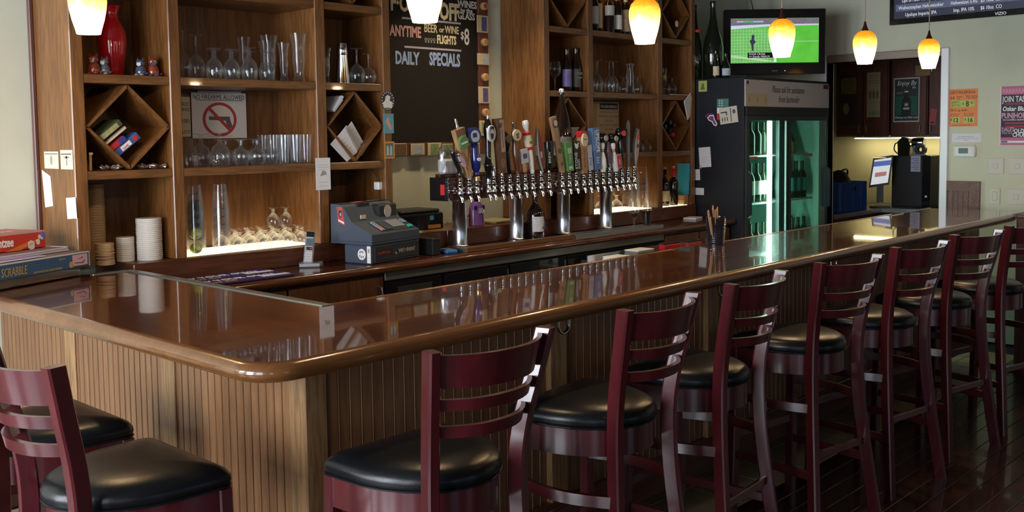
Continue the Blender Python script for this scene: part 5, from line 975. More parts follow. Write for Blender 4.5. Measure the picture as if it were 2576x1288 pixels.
MB().prism([(-.26, .0), (-.16, .0), (-.05, .03), (-.09, .03)], -.0010, 0, 'Y').build('flame_band', mat('dice_orange', (.62, .17, .02), .5), t); box('lid_band', (-.44, -.0008, .058), (0, 0, .0635), mat('dice_worn', (.50, .30, .27), .7), t)
for (u, v, s) in ((-.095, .012, .020), (-.052, .022, .012), (-.040, .040, .009), (-.026, .034, .006)): MB().prism([(u-s, v-s*.4), (u, v-s*.9), (u+s, v-s*.5), (u+s, v+s*.6), (u, v+s), (u-s, v+s*.7)], -.0022, -.0010, 'Y').build('dice_picture', mat('dice_white', (.60, .55, .50), .5), t)
for k in range(4): MB().prism(oval(6, .002, .0016, -.104+.006*k, .016+.003*(k % 2)), -.0026, -.0022, 'Y').build('pip', INK, t)
MB().prism(oval(14, .018, .017, -.018, .043), -.0016, 0, 'Y').build('lid_logo', mat('dice_blue', (.13, .12, .34), .5, noise=.5, nscale=60), t)
# ================================================================ glass-door cooler
fr = thing('glass_door_cooler', 'tall black two-door glass cooler with a white sign band', 'cooler')
FB = mat('cooler_black', (.012, .014, .020), .42); FI = mat('cooler_liner', (.30, .58, .48), .5)
FX0, FX1, FY0, FY1, FZ = 5.305, 6.70, 1.72, 2.50, 2.068
box('side_panel', (FX0, FY0, 0), (FX0+.04, FY1, FZ), FB, fr, .006); box('side_panel', (FX1-.04, FY0, 0), (FX1, FY1, FZ), FB, fr, .006)
box('top_panel', (FX0+.04, FY0, 1.80), (FX1-.04, FY1, FZ), FB, fr); box('base_panel', (FX0+.04, FY0, 0), (FX1-.04, FY1, .30), FB, fr); box('rear_panel', (FX0+.04, FY1-.05, .30), (FX1-.04, FY1, 1.80), FB, fr)
box('liner', (FX0+.041, FY1-.062, .30), (FX1-.041, FY1-.05, 1.80), FI, fr); box('liner', (FX0+.04, FY0+.06, .30), (FX0+.046, FY1-.06, 1.80), FI, fr); box('liner', (FX1-.046, FY0+.06, .30), (FX1-.04, FY1-.06, 1.80), FI, fr)
sg = box('sign_band', (FX0+.008, FY0-.012, 1.845), (FX1-.012, FY0, 2.048), mat('sign_white', (.46, .42, .42), .5), fr, .003)
INKG = mat('sign_ink', (.06, .05, .05), .7)
text('Please ask for assistance', .075, INKG, sg, (5.975, FY0-.0125, 1.958), FY, align='CENTER', shear=.35, sx=.72); text('from bartender', .075, INKG, sg, (5.985, FY0-.0125, 1.882), FY, align='CENTER', shear=.35, sx=.72)
box('logo_patch', (6.58, FY0-.0132, 2.005), (6.67, FY0-.012, 2.04), mat('logo_dark', (.05, .02, .02), .5), sg); box('note_paper', (5.32, FY0-.0135, 1.852), (5.645, FY0-.012, 1.945), mat('note_tan', (.46, .37, .25), .8), sg)
for x in (5.36, 5.48, 5.60): MB().tube([(x, FY0-.0142, 1.875), (x+.012, FY0-.0142, 1.90), (x-.004, FY0-.0142, 1.92)], .0012, 4).build('scribble', INKG, sg)
MB().prism(oval(10, .018, .014, 5.345, 2.025), FY0-.013, FY0-.012, 'Y').build('scribble', INKG, sg)
box('hinge_band', (FX0+.02, FY0-.018, 1.775), (FX1-.02, FY0-.001, 1.842), FB, fr, .004)
DG = glassm('door_glass', (.80, .95, .88), .04, .5, .01, .4, (.7, .9, .85))
FRM2 = mat('cooler_frame', (.05, .058, .062), .3, .4)
for (a, c, hx) in ((5.33, 5.975, 0), (5.985, 6.665, 1)):
    dd = MB().box((a, FY0-.016, .30), (a+.035, FY0-.001, 1.775)).box((c-.035, FY0-.016, .30), (c, FY0-.001, 1.775)).box((a+.035, FY0-.016, .30), (c-.035, FY0-.001, .335)).box((a+.035, FY0-.016, 1.74), (c-.035, FY0-.001, 1.775)).build('door', FRM2, fr)
    box('pane', (a+.035, FY0-.010, .335), (c-.035, FY0-.007, 1.74), DG, dd)
    if hx: MB().prism([(FY0-.05, 1.02), (FY0-.016, 1.0), (FY0-.016, 1.36), (FY0-.05, 1.33)], c-.030, c-.012, 'X').build('handle', FB, dd)
    else: MB().prism([(FY0-.045, 1.02), (FY0-.016, 1.0), (FY0-.016, 1.36), (FY0-.045, 1.33)], a+.008, a+.026, 'X').build('handle', FB, dd); 
MB().prism([(0, 0), (.035, .028), (.035, .012), (.12, .012), (.12, -.012), (.035, -.012), (.035, -.028)], -.0006, .0006, 'Y').build('arrow_sticker', mat('arrow_brown', (.30, .12, .07), .6), fr, (6.275, FY0-.0108, 1.457)); box('arrow_sticker', (5.375, FY0-.0112, 1.44), (5.495, FY0-.0103, 1.465), mat('arrow_brown', (.30, .12, .07), .6), fr)
# tube lamp behind the left mullion and wire shelves
MB().lathe([(.019, .36), (.019, 1.735)], 14, (5.80, 1.775, 0)).build('tube_lamp', emitm('tube_light', (.78, 1.0, .93), 42.0), fr)
box('mullion', (5.90, 1.745, .30), (6.05, 1.775, 1.775), FRM2, fr)
for z in (.62, 1.095, 1.468):
    for (a, c) in ((5.38, 5.95), (6.0, 6.58)): box('shelf', (a, 1.80, z-.012), (c, 2.40, z), mat('wire_shelf', (.60, .66, .62), .4, .2), fr)
for (i, x0, n, z) in ((0, 5.44, 5, 1.4685), (1, 5.44, 5, 1.0955), (2, 5.44, 5, .6205), (3, 6.30, 3, 1.0955), (4, 6.34, 3, .6205)):
    for k in range(n):
        for j in range(2):
            xx = x0+k*.105; labm = (None, LW if j == 0 and k > 1 else None, None, mat('lab_teal', (.03, .22, .24), .5), None)[i]
            wine(xx, 1.86+j*.12, z, 'bottle in the cooler, %s shelf, %s door, %s of the %s row' % (('upper', 'middle', 'lower', 'middle', 'lower')[i], 'left' if i < 3 else 'right', ('leftmost', 'second', 'third', 'fourth', 'fifth')[k], ('front', 'rear')[j]), .262 if i == 0 else .31, .037, labm, None, mat('cooler_bottle', (.012, .022, .010), .08), (.06, .17), 'bottles in the cooler, %s %s' % ('left' if i < 3 else 'right', ('upper', 'middle', 'lower', 'middle', 'lower')[i]))
t = thing('wrapped_bottle', 'large dark bottle with wrapped base on the upper right cooler shelf', 'bottle', (6.42, 1.95, 1.4685)); MB().lathe([(.06, 0), (.066, .01), (.066, .10), (.05, .15), (.02, .20), (.018, .27), (.02, .275)], 20).build('glass_body', mat('cooler_bottle', (.012, .022, .010), .08), t); MB().lathe([(.067, .005), (.0675, .05), (.067, .10)], 20, cap=False).build('wrap', mat('straw', (.22, .16, .07), .8, noise=.4, nscale=60), t)
# papers and magnets on the left side of the cooler (plane x = FX0)
xs_ = FX0-.0012
t = thing('sticker', 'lime green square sticker with small emblem, top of the cooler side', 'sticker', (xs_, 2.075, 2.010), rot=FX); box('square', (-.038, -.042, 0), (.038, .042, .001), mat('lime_sq', (.42, .46, .12), .6), t); MB().prism([(-.02, -.026), (.02, -.026), (.016, -.01), (.010, .0), (.012, .02), (-.012, .02), (-.010, .0), (-.016, -.01)], .001, .0014).build('emblem', mat('lime_ink', (.12, .15, .05), .6), t)
t = thing('flyer', 'green and white flyer on the cooler side behind the tilted card', 'flyer', (xs_, 1.898, 1.828), rot=FX); box('sheet', (-.050, -.080, 0), (.050, .080, .0008), PAPER, t); box('green_head', (-.050, .012, .0008), (.050, .080, .0012), mat('flyer_green', (.06, .20, .17), .6), t); box('red_foot', (-.050, -.080, .0008), (-.01, -.03, .0012), RED, t)
for i in range(3):
    for j in range(2): box('dot', (-.034+j*.022, .024+i*.018, .0012), (-.022+j*.022, .034+i*.018, .0016), PEN, t)
t = thing('event_card', 'cream card with dark lettering, tilted on the cooler side', 'card', (xs_-.002, 1.846, 1.782), rot=(R(90), R(-7), R(-90))); box('card', (-.078, -.062, 0), (.078, .062, .0008), mat('card_cream', (.60, .56, .46), .7), t); box('divider', (.018, -.05, .0008), (.024, .052, .0012), INK, t)
for k in range(3): box('stroke', (-.06+k*.022, -.042, .0008), (-.053+k*.022, -.012, .0012), INK, t)
box('title', (-.066, .022, .0008), (-.01, .030, .0012), INK, t); box('title', (-.02, -.0, .0008), (-.012, .03, .0012), INK, t); MB().prism(oval(10, .014, .018, .050, .022), .0008, .0012).build('swirl', PB, t)
t = thing('magnet', 'purple and white bare footprint magnet on the cooler side', 'magnet', (xs_, 1.996, 1.744), rot=(R(90), R(-20), R(-90))); FP = mat('foot_purple', (.25, .05, .26), .5); MB().prism([(-.030, .036), (.0, .046), (.034, .034), (.030, .004), (.040, -.042), (.022, -.056), (.004, -.040), (-.002, -.010), (-.024, .008)], 0, .0012).build('outline', TWHITE, t); MB().prism([(-.020, .028), (.0, .036), (.026, .026), (.022, .004), (.032, -.038), (.022, -.046), (.012, -.036), (.006, -.006), (-.016, .012)], .0012, .0018).build('sole', FP, t)
for k in range(5): MB().prism(oval(8, .006, .007, -.034+k*.0145, .050+.006*math.sin(k)), 0, .002).build('toe', FP, t)
for (lab, yy, zz, w_, h_, rr) in (('white printed sheet held by a round magnet on the cooler side', 2.055, 1.462, .105, .155, -4), ('narrow white price slip low on the cooler side', 2.125, 1.325, .050, .085, -2), ('small white card lowest on the cooler side', 2.108, 1.195, .088, .055, 0)):
    t = thing('note_sheet', lab, 'paper', (xs_, yy, zz), rot=(R(90), R(rr), R(-90)), group='papers on the cooler side'); box('sheet', (-w_/2, -h_/2, 0), (w_/2, h_/2, .0008), PAPER, t)
    for k in range(3): box('print_line', (-w_*.3, -h_*.25+k*h_*.12, .0008), (w_*(.1+.1*k), -h_*.23+k*h_*.12, .0012), PEN, t)
    if h_ > .1: MB().lathe([(.010, 0), (.011, .004), (.009, .006)], 12, (-.045, -.075, 0)).build('magnet_button', TPINK, t)
# large-format bottles standing on the cooler
GG = mat('green_black_glass', (.008, .012, .006), .08, coat=.5)
def magnum(x, y, h, r, label, lab=None, lz=(.1, .22)):
    t = thing('magnum_bottle', label, 'bottle', (x, y, FZ+.0005)); s_ = h/.6
    MB().lathe([(r*.9, 0), (r, .01), (r, .24*s_), (r*.92, .29*s_), (r*.5, .40*s_), (r*.32, .47*s_), (r*.26, .56*s_), (r*.30, .575*s_), (r*.30, .6*s_), (0, .601*s_)], 26).build('glass_body', GG, t)
    if lab: wrap_label(r+.0008, lz[0], lz[1], R(170), R(310)).build('label', lab, t)
    return t
magnum(5.435, 2.065, .60, .080, 'huge dark bottle on the cooler beside the television'); magnum(5.345, 2.17, .575, .050, 'tall dark bottle on the cooler partly behind the cabinet', RED, (.36, .38))
magnum(5.342, 1.985, .21, .028, 'small dark bottle with cream label on the cooler corner', LC, (.02, .09)); magnum(5.42, 1.945, .19, .038, 'small round bottle with blue-white label in front of the huge one', mat('lab_bluewhite', (.45, .50, .60), .5, noise=.6, nscale=30), (.02, .075))

# ================================================================ television across the corner
tv = thing('television', 'black television in the corner showing a soccer match', 'television', (5.872, 1.775, 2.362), rot=(R(90), 0, R(-46.7)))
TVB = mat('tv_bezel', (.010, .008, .008), .1, coat=.6)
box('case', (-.40, -.255, -.05), (.40, .255, 0), TVB, tv, .008); box('bezel_top', (-.40, .185, 0), (.40, .255, .008), TVB, tv, .003); box('bezel_bottom', (-.40, -.255, 0), (.40, -.165, .008), TVB, tv, .003); box('bezel_side', (-.40, -.165, 0), (-.348, .185, .008), TVB, tv, .003); box('bezel_side', (.348, -.165, 0), (.40, .185, .008), TVB, tv, .003)
def screen_mat(name, base, lines=None, ns=9, alt=None):
    m = bpy.data.materials.new(name); m.use_nodes = True; nt = m.node_tree; b_ = nt.nodes['Principled BSDF']; b_.inputs['Base Color'].default_value = (.01, .01, .01, 1); b_.inputs['Roughness'].default_value = .15
    tc = nt.nodes.new('ShaderNodeTexCoord'); col = None
    nz = nt.nodes.new('ShaderNodeTexNoise'); nz.inputs['Scale'].default_value = ns; nt.links.new(tc.outputs['Object'], nz.inputs['Vector'])
    col = mix_rgb(nt, nz.outputs['Fac'], alt or tuple(c*.75 for c in base), tuple(c*(1.9 if alt else 1.25) for c in base))
    if lines:
        vo = nt.nodes.new('ShaderNodeTexVoronoi'); vo.feature = 'DISTANCE_TO_EDGE'; vo.inputs['Scale'].default_value = lines; vo.inputs['Randomness'].default_value = .25; nt.links.new(tc.outputs['Object'], vo.inputs['Vector'])
        lt = nt.nodes.new('ShaderNodeMath'); lt.operation = 'LESS_THAN'; lt.inputs[1].default_value = .055; nt.links.new(vo.outputs['Distance'], lt.inputs[0])
        col = mix_rgb(nt, lt.outputs[0], col, (.45, .62, .36))
    nt.links.new(col, b_.inputs['Emission Color']); b_.inputs['Emission Strength'].default_value = 1.0
    return m
scr = box('screen', (-.348, -.165, .0005), (.348, .185, .003), screen_mat('field_green', (.10, .50, .045)), tv)
MB().prism([(-.347, -.164), (.02, -.164), (-.03, .0), (-.06, .11), (-.347, .10)], .003, .0036).build('goal_net', screen_mat('net_green', (.12, .46, .09), 42), scr)
MB().prism([(-.347, .115), (.347, .135), (.347, .184), (-.347, .184)], .0036, .0042).build('crowd', screen_mat('crowd_col', (.16, .12, .10), None, 120, (.03, .05, .16)), scr); MB().prism([(-.347, .100), (-.04, .122), (.347, .128), (.347, .138), (-.04, .138), (-.347, .128)], .0042, .0048).build('ad_boards', emitm('ad_white', (.55, .6, .75), 1.0), scr)
box('score_bar', (-.30, .153, .0042), (-.09, .165, .0052), emitm('score_col', (.35, .42, .55), 1.0), scr); box('score_block', (-.25, .153, .0052), (-.17, .164, .0056), emitm('score_green', (.05, .45, .12), 1.), scr)
MB().prism([(-.180, -.07), (-.168, -.07), (-.168, -.02), (-.150, .0), (-.165, .02), (-.160, .045), (-.172, .062), (-.184, .045), (-.182, .02), (-.200, .01), (-.186, -.02)], .0042, .0050).build('player', emitm('player_dark', (.02, .025, .06), 1.), scr)
cp = box('caption_box', (-.215, -.125, .005), (.02, -.083, .0056), mat('caption_black', (0, 0, 0), .3), scr); text('POOR CROSS.', .020, emitm('caption_white', (.7, .7, .7), 1.), cp, (-.205, -.102, .0057), sx=1.05); text('>> Derek: MAN M', .020, emitm('caption_white', (.7, .7, .7), 1.), cp, (-.205, -.121, .0057), sx=1.05)
MB().prism([(-.347, -.10), (-.20, -.12), (.02, -.155), (-.05, -.155), (-.22, -.135), (-.347, -.118)], .0038, .0044).build('goal_line', emitm('line_white', (.4, .62, .35), 1.), scr); box('field_line', (.05, .0, .0034), (.347, .004, .0040), emitm('line_white', (.4, .62, .35), 1.), scr); box('goal_post', (-.005, -.16, .0044), (.012, -.10, .0052), emitm('post_white', (.7, .75, .7), 1.), scr)
box('brand_mark', (-.025, -.232, .008), (.025, -.226, .0086), mat('brand_grey', (.12, .12, .12), .5), tv); box('power_led', (.078, -.231, .008), (.083, -.227, .009), emitm('led_w', (.8, 1, .8), 3.), tv)
box('wall_arm', (-.06, -.06, -.40), (.06, .06, -.05), BLACK, tv)
MB().tube(smooth_path([(-.16, .24, -.03), (-.17, .32, -.06), (-.20, .42, -.08), (-.20, .60, -.09)], 5), .004, 6).build('cable', BLACK, tv)

# ================================================================ things on the end wall (plane x = XW)
xw_ = XW-.001
mt = thing('menu_screen', 'wide wall-mounted screen listing beers and prices, cut off at the top right', 'screen', (XW-.05, .45, 2.86), rot=FX)
# local x runs towards -Y, local y up
box('case', (-.75, -.36, -.045), (.85, .40, 0), TVB, mt, .008); box('bezel_bottom', (-.75, -.36, 0), (.85, -.315, .006), TVB, mt, .002); box('bezel_side', (-.75, -.315, 0), (-.715, .40, .006), TVB, mt, .002)
ms = box('panel', (-.715, -.315, 0), (.85, .40, .002), emitm('menu_dark', (.012, .014, .035), 1.0), mt)
ROWS = [(-.300, None, ('Upslope Imperial IPA', 'Imp. IPA 10%', '$6 10oz', 'CO')), (-.243, 1, ('Weihenstephan Hefeweissbier', 'Hefeweizen 5.4%', '$5 16oz', 'GER')), (-.186, None, ('Lips of Faith Three Floyds', 'Gratzer 4.5%', '$5 10oz', 'CO')), (-.129, 1, ('Avery Joe\'s Pilsner', 'Pilsner 4.7%', '$5 16oz', 'CO')), (-.072, None, ('Stone Saison', 'Saison 6%', '$5 16oz', 'CA')), (-.015, 1, ('Dale\'s Pale Ale', 'Pale 6.5%', '$5 16oz', 'CO'))]
MT = emitm('menu_text', (.62, .62, .66), 1.0); MBND = emitm('menu_band', (.06, .075, .13), 1.0)
for (y_, band, cols) in ROWS:
    if band: box('row_band', (-.70, y_-.014, .002), (.84, y_+.042, .0026), MBND, ms)
    for (cx, s_) in zip((-.50, -.17, .0, .085), cols): text(s_, .040, MT, ms, (cx, y_, .0027), align='CENTER', sx=.72)
box('row_band', (.135, -.256, .0026), (.84, -.200, .0030), MBND, ms); text('Odell Perle', .040, MT, ms, (.30, -.243, .0031), align='CENTER', sx=.8); text('Odell Footprint**', .040, MT, ms, (.30, -.183, .0031), align='CENTER', sx=.8); text('White IPA 5.5%', .036, MT, ms, (.57, -.243, .0031), align='CENTER', sx=.72); text('Strong Ale 9%', .036, MT, ms, (.57, -.183, .0031), align='CENTER', sx=.72)
text('VIZIO', .032, MT, mt, (.10, -.352, .0062), align='CENTER')
def wall_item(name, label, cat, y, z, rr=0, group=None): return thing(name, label, cat, (xw_, y, z), rot=(R(90), R(rr), R(-90)), group=group)
# growlers poster
t = wall_item('poster', 'orange GROWLERS price poster beside the doorway', 'poster', .628, 1.820); PO = mat('poster_orange', (.78, .27, .10), .7); PGR = mat('poster_green', (.45, .58, .16), .7); BRN = mat('poster_ink', (.10, .04, .02), .8)
box('sheet', (-.107, -.146, 0), (.107, .146, .001), PO, t)
text('GROWLERS', .036, BRN, t, (-.103, .108, .001), sx=.80); text('HERE', .024, BRN, t, (.044, .110, .001), sx=.8); text('64', .038, BRN, t, (-.10, .066, .001), sx=.85); text('ounces', .018, BRN, t, (-.052, .082, .001), sx=.9); text('to fill', .014, BRN, t, (-.05, .068, .001), sx=.9); text('TO GO!', .034, BRN, t, (.018, .070, .001), sx=.72)
box('green_box', (-.092, .006, .001), (.084, .056, .0014), PGR, t); text('EMPTY', .026, BRN, t, (-.088, .033, .0014), sx=.78); text('BOTTLE', .026, BRN, t, (-.088, .010, .0014), sx=.72); text('$', .026, BRN, t, (-.008, .022, .0014)); text('8', .060, BRN, t, (.018, .010, .0014), sx=.85, off=.001); text('00', .028, BRN, t, (.052, .028, .0014), sx=.8)
text('Fill it up with...', .030, BRN, t, (-.10, -.028, .001), sx=.82); text('Don\'t fear of', .014, BRN, t, (-.098, -.052, .001)); text('64 oz. beer', .014, BRN, t, (-.098, -.066, .001)); text('Beer! Fancier', .014, BRN, t, (.006, -.050, .001)); text('64 oz. fresh', .014, BRN, t, (.008, -.064, .001))
box('green_box', (-.092, -.118, .001), (-.022, -.074, .0014), PGR, t); box('green_box', (.004, -.118, .001), (.084, -.074, .0014), PGR, t); text('$', .026, BRN, t, (-.097, -.100, .0016)); text('12', .046, BRN, t, (-.078, -.112, .0016), sx=.95, off=.001); text('$', .026, BRN, t, (.010, -.100, .0016)); text('16', .046, BRN, t, (.030, -.112, .0016), sx=.95, off=.001); text('prices good until further notice', .011, BRN, t, (-.08, -.138, .001))
# taste poster
t = wall_item('poster', 'pink-edged JOIN TASTE beer poster at the far right of the wall', 'poster', .180, 1.750); box('sheet', (-.175, -.222, 0), (.175, .222, .001), mat('poster_pink', (.55, .16, .30), .7), t); box('dark_field', (-.168, -.165, .001), (.168, .158, .0014), mat('poster_dark', (.045, .042, .075), .7, noise=.4, nscale=12), t); box('white_strip', (-.168, -.205, .001), (.168, -.190, .0014), PAPER, t); box('blue_strip', (-.165, -.203, .0014), (-.12, -.192, .0018), PB, t); box('white_edge', (-.175, -.222, .0008), (-.170, .222, .0014), PAPER, t)
PKT = mat('poster_pinktext', (.70, .40, .50), .7); text('RRRRRRR', .050, PKT, t, (-.162, .168, .0014), sx=.75); text('JOIN TASTE OF', .062, TWHITE, t, (-.160, .104, .0016), sx=.62, off=.001); text('Oskar Blues', .048, TWHITE, t, (-.160, .036, .0016), shear=.15, sx=.8, off=.0012); text('PUNJHOPPY', .056, PKT, t, (-.165, -.018, .0016), sx=.70, off=.0015); text('WOODHEAD BREWING CO.', .018, TWHITE, t, (-.156, -.038, .0016), sx=.9)
MR = mat('poster_redline', (.35, .05, .08), .7)
for z in (.082, -.064, -.090): box('red_line', (-.14, z, .0014), (.16, z+.014, .0017), MR, t)
text('DALE\'S', .042, PKT, t, (-.162, -.118, .0016), sx=.7, off=.001); text('PALE ALE', .024, PKT, t, (-.160, -.138, .0016), sx=.75); text('OLD', .044, TWHITE, t, (-.075, -.130, .0016), sx=.8, off=.001); text('CHUB', .044, TWHITE, t, (-.085, -.160, .0016), sx=.8, off=.001)
t = wall_item('wall_notice', 'small white printed notice above the thermostat', 'notice', .600, 1.585); box('sheet', (-.109, -.034, 0), (.109, .034, .0008), mat('notice_lav', (.70, .70, .78), .7), t)
for s_, z in (('No re-fund after drinking service', .006), ('We reserve the right to refuse entry to anyone', -.008), ('Cheers', -.022)): text(s_, .009, PB, t, (0, z, .0008), align='CENTER')
t = wall_item('thermostat', 'white wall thermostat with small grey-green display', 'thermostat', .607, 1.480); box('case', (-.082, -.048, 0), (.082, .048, .028), TWHITE, t, .012); box('display', (-.042, -.016, .028), (.030, .026, .0288), mat('lcd_green', (.10, .19, .18), .3), t)
for k in range(2): box('button', (.048, -.008+k*.018, .028), (.062, .004+k*.018, .030), WHITE, t, .001)
def plate(y, z, w_, h_, label, gang, rocker):
    t = wall_item('switch_plate', label, 'switch', y, z, 0, 'switch plates on the end wall'); box('plate', (-w_/2, -h_/2, 0), (w_/2, h_/2, .006), mat('plate_cream', (.60, .57, .52), .45), t, .003)
    for k in range(gang):
        x = (k-(gang-1)/2)*.046; rk = rocker; box('switch_frame', (x-.017, -rk*.034, .006), (x+.017, rk*.034, .0068), mat('plate_groove', (.35, .33, .30), .5), t); box('toggle', (x-.015, -rk*.031, .0068), (x+.015, rk*.031, .0085), mat('plate_cream', (.60, .57, .52), .45), t, .001)
plate(.380, 1.368, .118, .118, 'square light switch plate, upper left of the group by the posters', 1, .6); plate(.224, 1.368, .118, .118, 'square light switch plate, upper right of the group', 1, .6); plate(.381, 1.137, .076, .122, 'narrow light switch plate, lower left of the group', 1, 1.); plate(.228, 1.136, .118, .118, 'square light switch plate, lower right of the group', 1, .6)
t = wall_item('access_panel', 'brown framed wooden panel leaning on the wall beside the doorway', 'panel', .612, 1.10); WP = wood('panel_brown', (.14, .07, .055), (.20, .105, .08), 'Z', .5, .1, 10); box('back_board', (-.125, -.15, 0), (.125, .148, .012), WP, t)
box('stile', (-.125, -.15, .012), (-.118, .148, .022), WP, t); box('stile', (.045, -.15, .012), (.125, .148, .022), WP, t); box('rail', (-.118, .072, .012), (.045, .148, .022), WP, t); box('rail', (-.118, -.15, .012), (.045, -.075, .022), WP, t)
for k in range(4): box('slat', (-.112+k*.039, -.074, .012), (-.078+k*.039, .071, .017), WP, t)
# ================================================================ back room beyond the doorway
XK = 8.3; KC = wood('kitchen_cabinet', (.075, .020, .012), (.12, .034, .020), 'Z', .4, .15, 7)
def upper(y0, y1, hy, label):
    t = thing('wall_cabinet', label, 'cabinet', group='upper cabinets in the back room'); box('body', (XK, y0, 1.592), (XK+.33, y1, 2.62), KC, t, .003); d_ = box('door', (XK-.02, y0+.008, 1.60), (XK-.001, y1-.008, 2.61), KC, t, .004)
    for h_ in hy: MB().tube([(XK-.02, h_, 1.632), (XK-.045, h_, 1.636), (XK-.045, h_, 1.70), (XK-.02, h_, 1.704)], .004, 8).build('handle', STEEL, d_)
upper(2.13, 2.41, (2.155,), 'dark red wall cabinet at the left in the back room'); upper(1.868, 2.122, (2.075,), 'dark red wall cabinet with the tall tan poster in the back room'); upper(1.49, 1.845, (1.548,), 'dark red wall cabinet with the green bottle poster in the back room'); upper(1.20, 1.482, (1.45,), 'dark wall cabinet at the right in the back room with a pink note')
def kposter(y, z, w_, h_, m, label, fn=None):
    t = thing('poster', label, 'poster', (XK-.0215, y, z), rot=FX, group='posters on the back room cabinets'); box('sheet', (-w_/2, -h_/2, 0), (w_/2, h_/2, .0008), m, t)
    if fn: fn(t, w_, h_)
def kp1(t, w, h): box('image', (-w*.4, h*.12, .0008), (w*.4, h*.44, .0012), mat('kp_olive', (.16, .13, .03), .7, noise=.5, nscale=20), t); MB().prism(oval(12, w*.16, h*.12, -w*.12, -h*.18), .0008, .0012).build('figure', mat('kp_tan', (.26, .20, .12), .7), t)
def kp2(t, w, h):
    for k in range(4): box('rule', (-w*.4, h*.42-k*h*.055, .0008), (w*.38, h*.42-k*h*.055+.004, .0012), PBR, t)
    for k in range(3): MB().prism(oval(8, w*.10, h*.10, -w*.26+k*w*.27, 0), .0008, .0012).build('sketch', PBR, t)
    box('rule', (-w*.4, -h*.15, .0008), (w*.4, -h*.145, .0012), PBR, t); box('bottom_art', (-w*.35, -h*.45, .0008), (w*.4, -h*.36, .0012), PG, t)
def kp3(t, w, h):
    box('field', (-w*.46, -h*.47, .0008), (w*.46, h*.47, .0012), mat('kp_dark', (.018, .03, .026), .5), t); box('glow', (-w*.42, -h*.34, .0012), (w*.42, h*.08, .0015), mat('kp_green', (.01, .10, .06), .5), t); text('Enjoy By', .062, TWHITE, t, (0, h*.33, .0016), align='CENTER', shear=.3, sx=.85); text('IPA', .024, TWHITE, t, (w*.22, h*.25, .0016))
    MB().prism([(-.045, -h*.40), (.045, -h*.40), (.045, -h*.02), (.018, h*.09), (.016, h*.17), (-.016, h*.17), (-.018, h*.09), (-.045, -h*.02)], .0015, .0020).build('bottle_art', mat('kp_bottle', (.010, .018, .014), .4), t); box('cap_art', (-.017, h*.17, .0015), (.017, h*.20, .002), TWHITE, t); MB().prism([(-.022, -h*.06), (-.014, -h*.14), (.014, -h*.14), (.022, -h*.06), (.010, -h*.10), (0, -h*.05), (-.010, -h*.10)], .002, .0024).build('emblem', mat('kp_grey', (.40, .42, .40), .6), t)
    box('label_art', (-.03, -h*.22, .002), (.03, -h*.17, .0024), mat('kp_grey', (.40, .42, .40), .6), t); text('Devour to Not Last', .034, TWHITE, t, (0, -h*.42, .0016), align='CENTER', shear=.3, sx=.8); box('small_print', (-w*.40, h*.17, .0016), (-w*.12, h*.175, .002), PEN, t); box('small_print', (-w*.40, h*.14, .0016), (-w*.15, h*.145, .002), PEN, t)
kposter(2.27, 1.96, .20, .50, mat('kp_black', (.035, .028, .018), .7), 'dark poster with yellow lettering on the left back-room cabinet', kp1); kposter(2.013, 2.003, .135, .44, mat('kp_paper', (.32, .28, .18), .8), 'tall tan poster with drawings on a back-room cabinet', kp2); kposter(1.688, 1.942, .25, .425, mat('kp_white', (.45, .45, .45), .7), 'Enjoy By poster with a dark bottle on green on a back-room cabinet', kp3)
t = thing('pink_note', 'small pinkish red note at the right of the back-room cabinets', 'note', (XK-.0215, 1.433, 1.775), rot=(R(90), R(6), R(-90))); box('sheet', (-.030, -.075, 0), (.030, .075, .0008), mat('note_red', (.42, .08, .08), .7), t); MB().prism([(-.02, -.055), (.0, -.045), (.02, -.055), (.015, -.06), (-.015, -.062)], .0008, .0012).build('mark', INK, t)
t = thing('paper_clip_sheet', 'tan sheet hanging by wire hooks high on the back-room cabinet', 'paper', (XK-.0215, 1.535, 2.215), rot=FX); box('sheet', (-.07, -.05, 0), (.07, .05, .0008), mat('kp_paper2', (.25, .15, .08), .8), t)
for s_ in (-1, 1): MB().tube([(s_*.075, -.01, .004), (s_*.085, -.01, .006), (s_*.085, .08, .006), (s_*.07, .085, .006)], .0025, 6).build('hook', STEEL, t)
# under-cabinet lamp
t = thing('under_cabinet_lamp', 'slim lamp under the back-room wall cabinets lighting the wall', 'lamp', (XK+.17, 1.75, 1.5905)); box('housing', (-.03, -.50, -.012), (.03, .55, 0), WHITE, t); box('tube', (-.018, -.48, -.020), (.018, .53, -.012), emitm('ucl', (1.0, .86, .42), 22.), t)
# counter
kc = thing('kitchen_counter', 'dark steel-edged counter in the back room', 'counter'); box('slab', (6.90, 1.75, .885), (8.62, 2.60, .92), mat('kcounter', (.06, .06, .055), .3), kc); box('slab', (7.88, 1.05, .885), (8.62, 1.75, .92), mat('kcounter', (.06, .06, .055), .3), kc); box('steel_edge', (6.89, 1.742, .882), (7.88, 1.75, .922), mat('kedge', (.30, .31, .30), .35, .8), kc); box('steel_edge', (7.872, 1.05, .882), (7.88, 1.75, .922), mat('kedge', (.30, .31, .30), .35, .8), kc); box('base', (6.95, 1.80, 0), (8.60, 2.58, .884), KC, kc); box('base', (7.95, 1.10, 0), (8.60, 1.80, .884), KC, kc)
struct(box('wall_kitchen_end', (8.64, .6, 0), (8.74, 2.62, CEIL), KW))
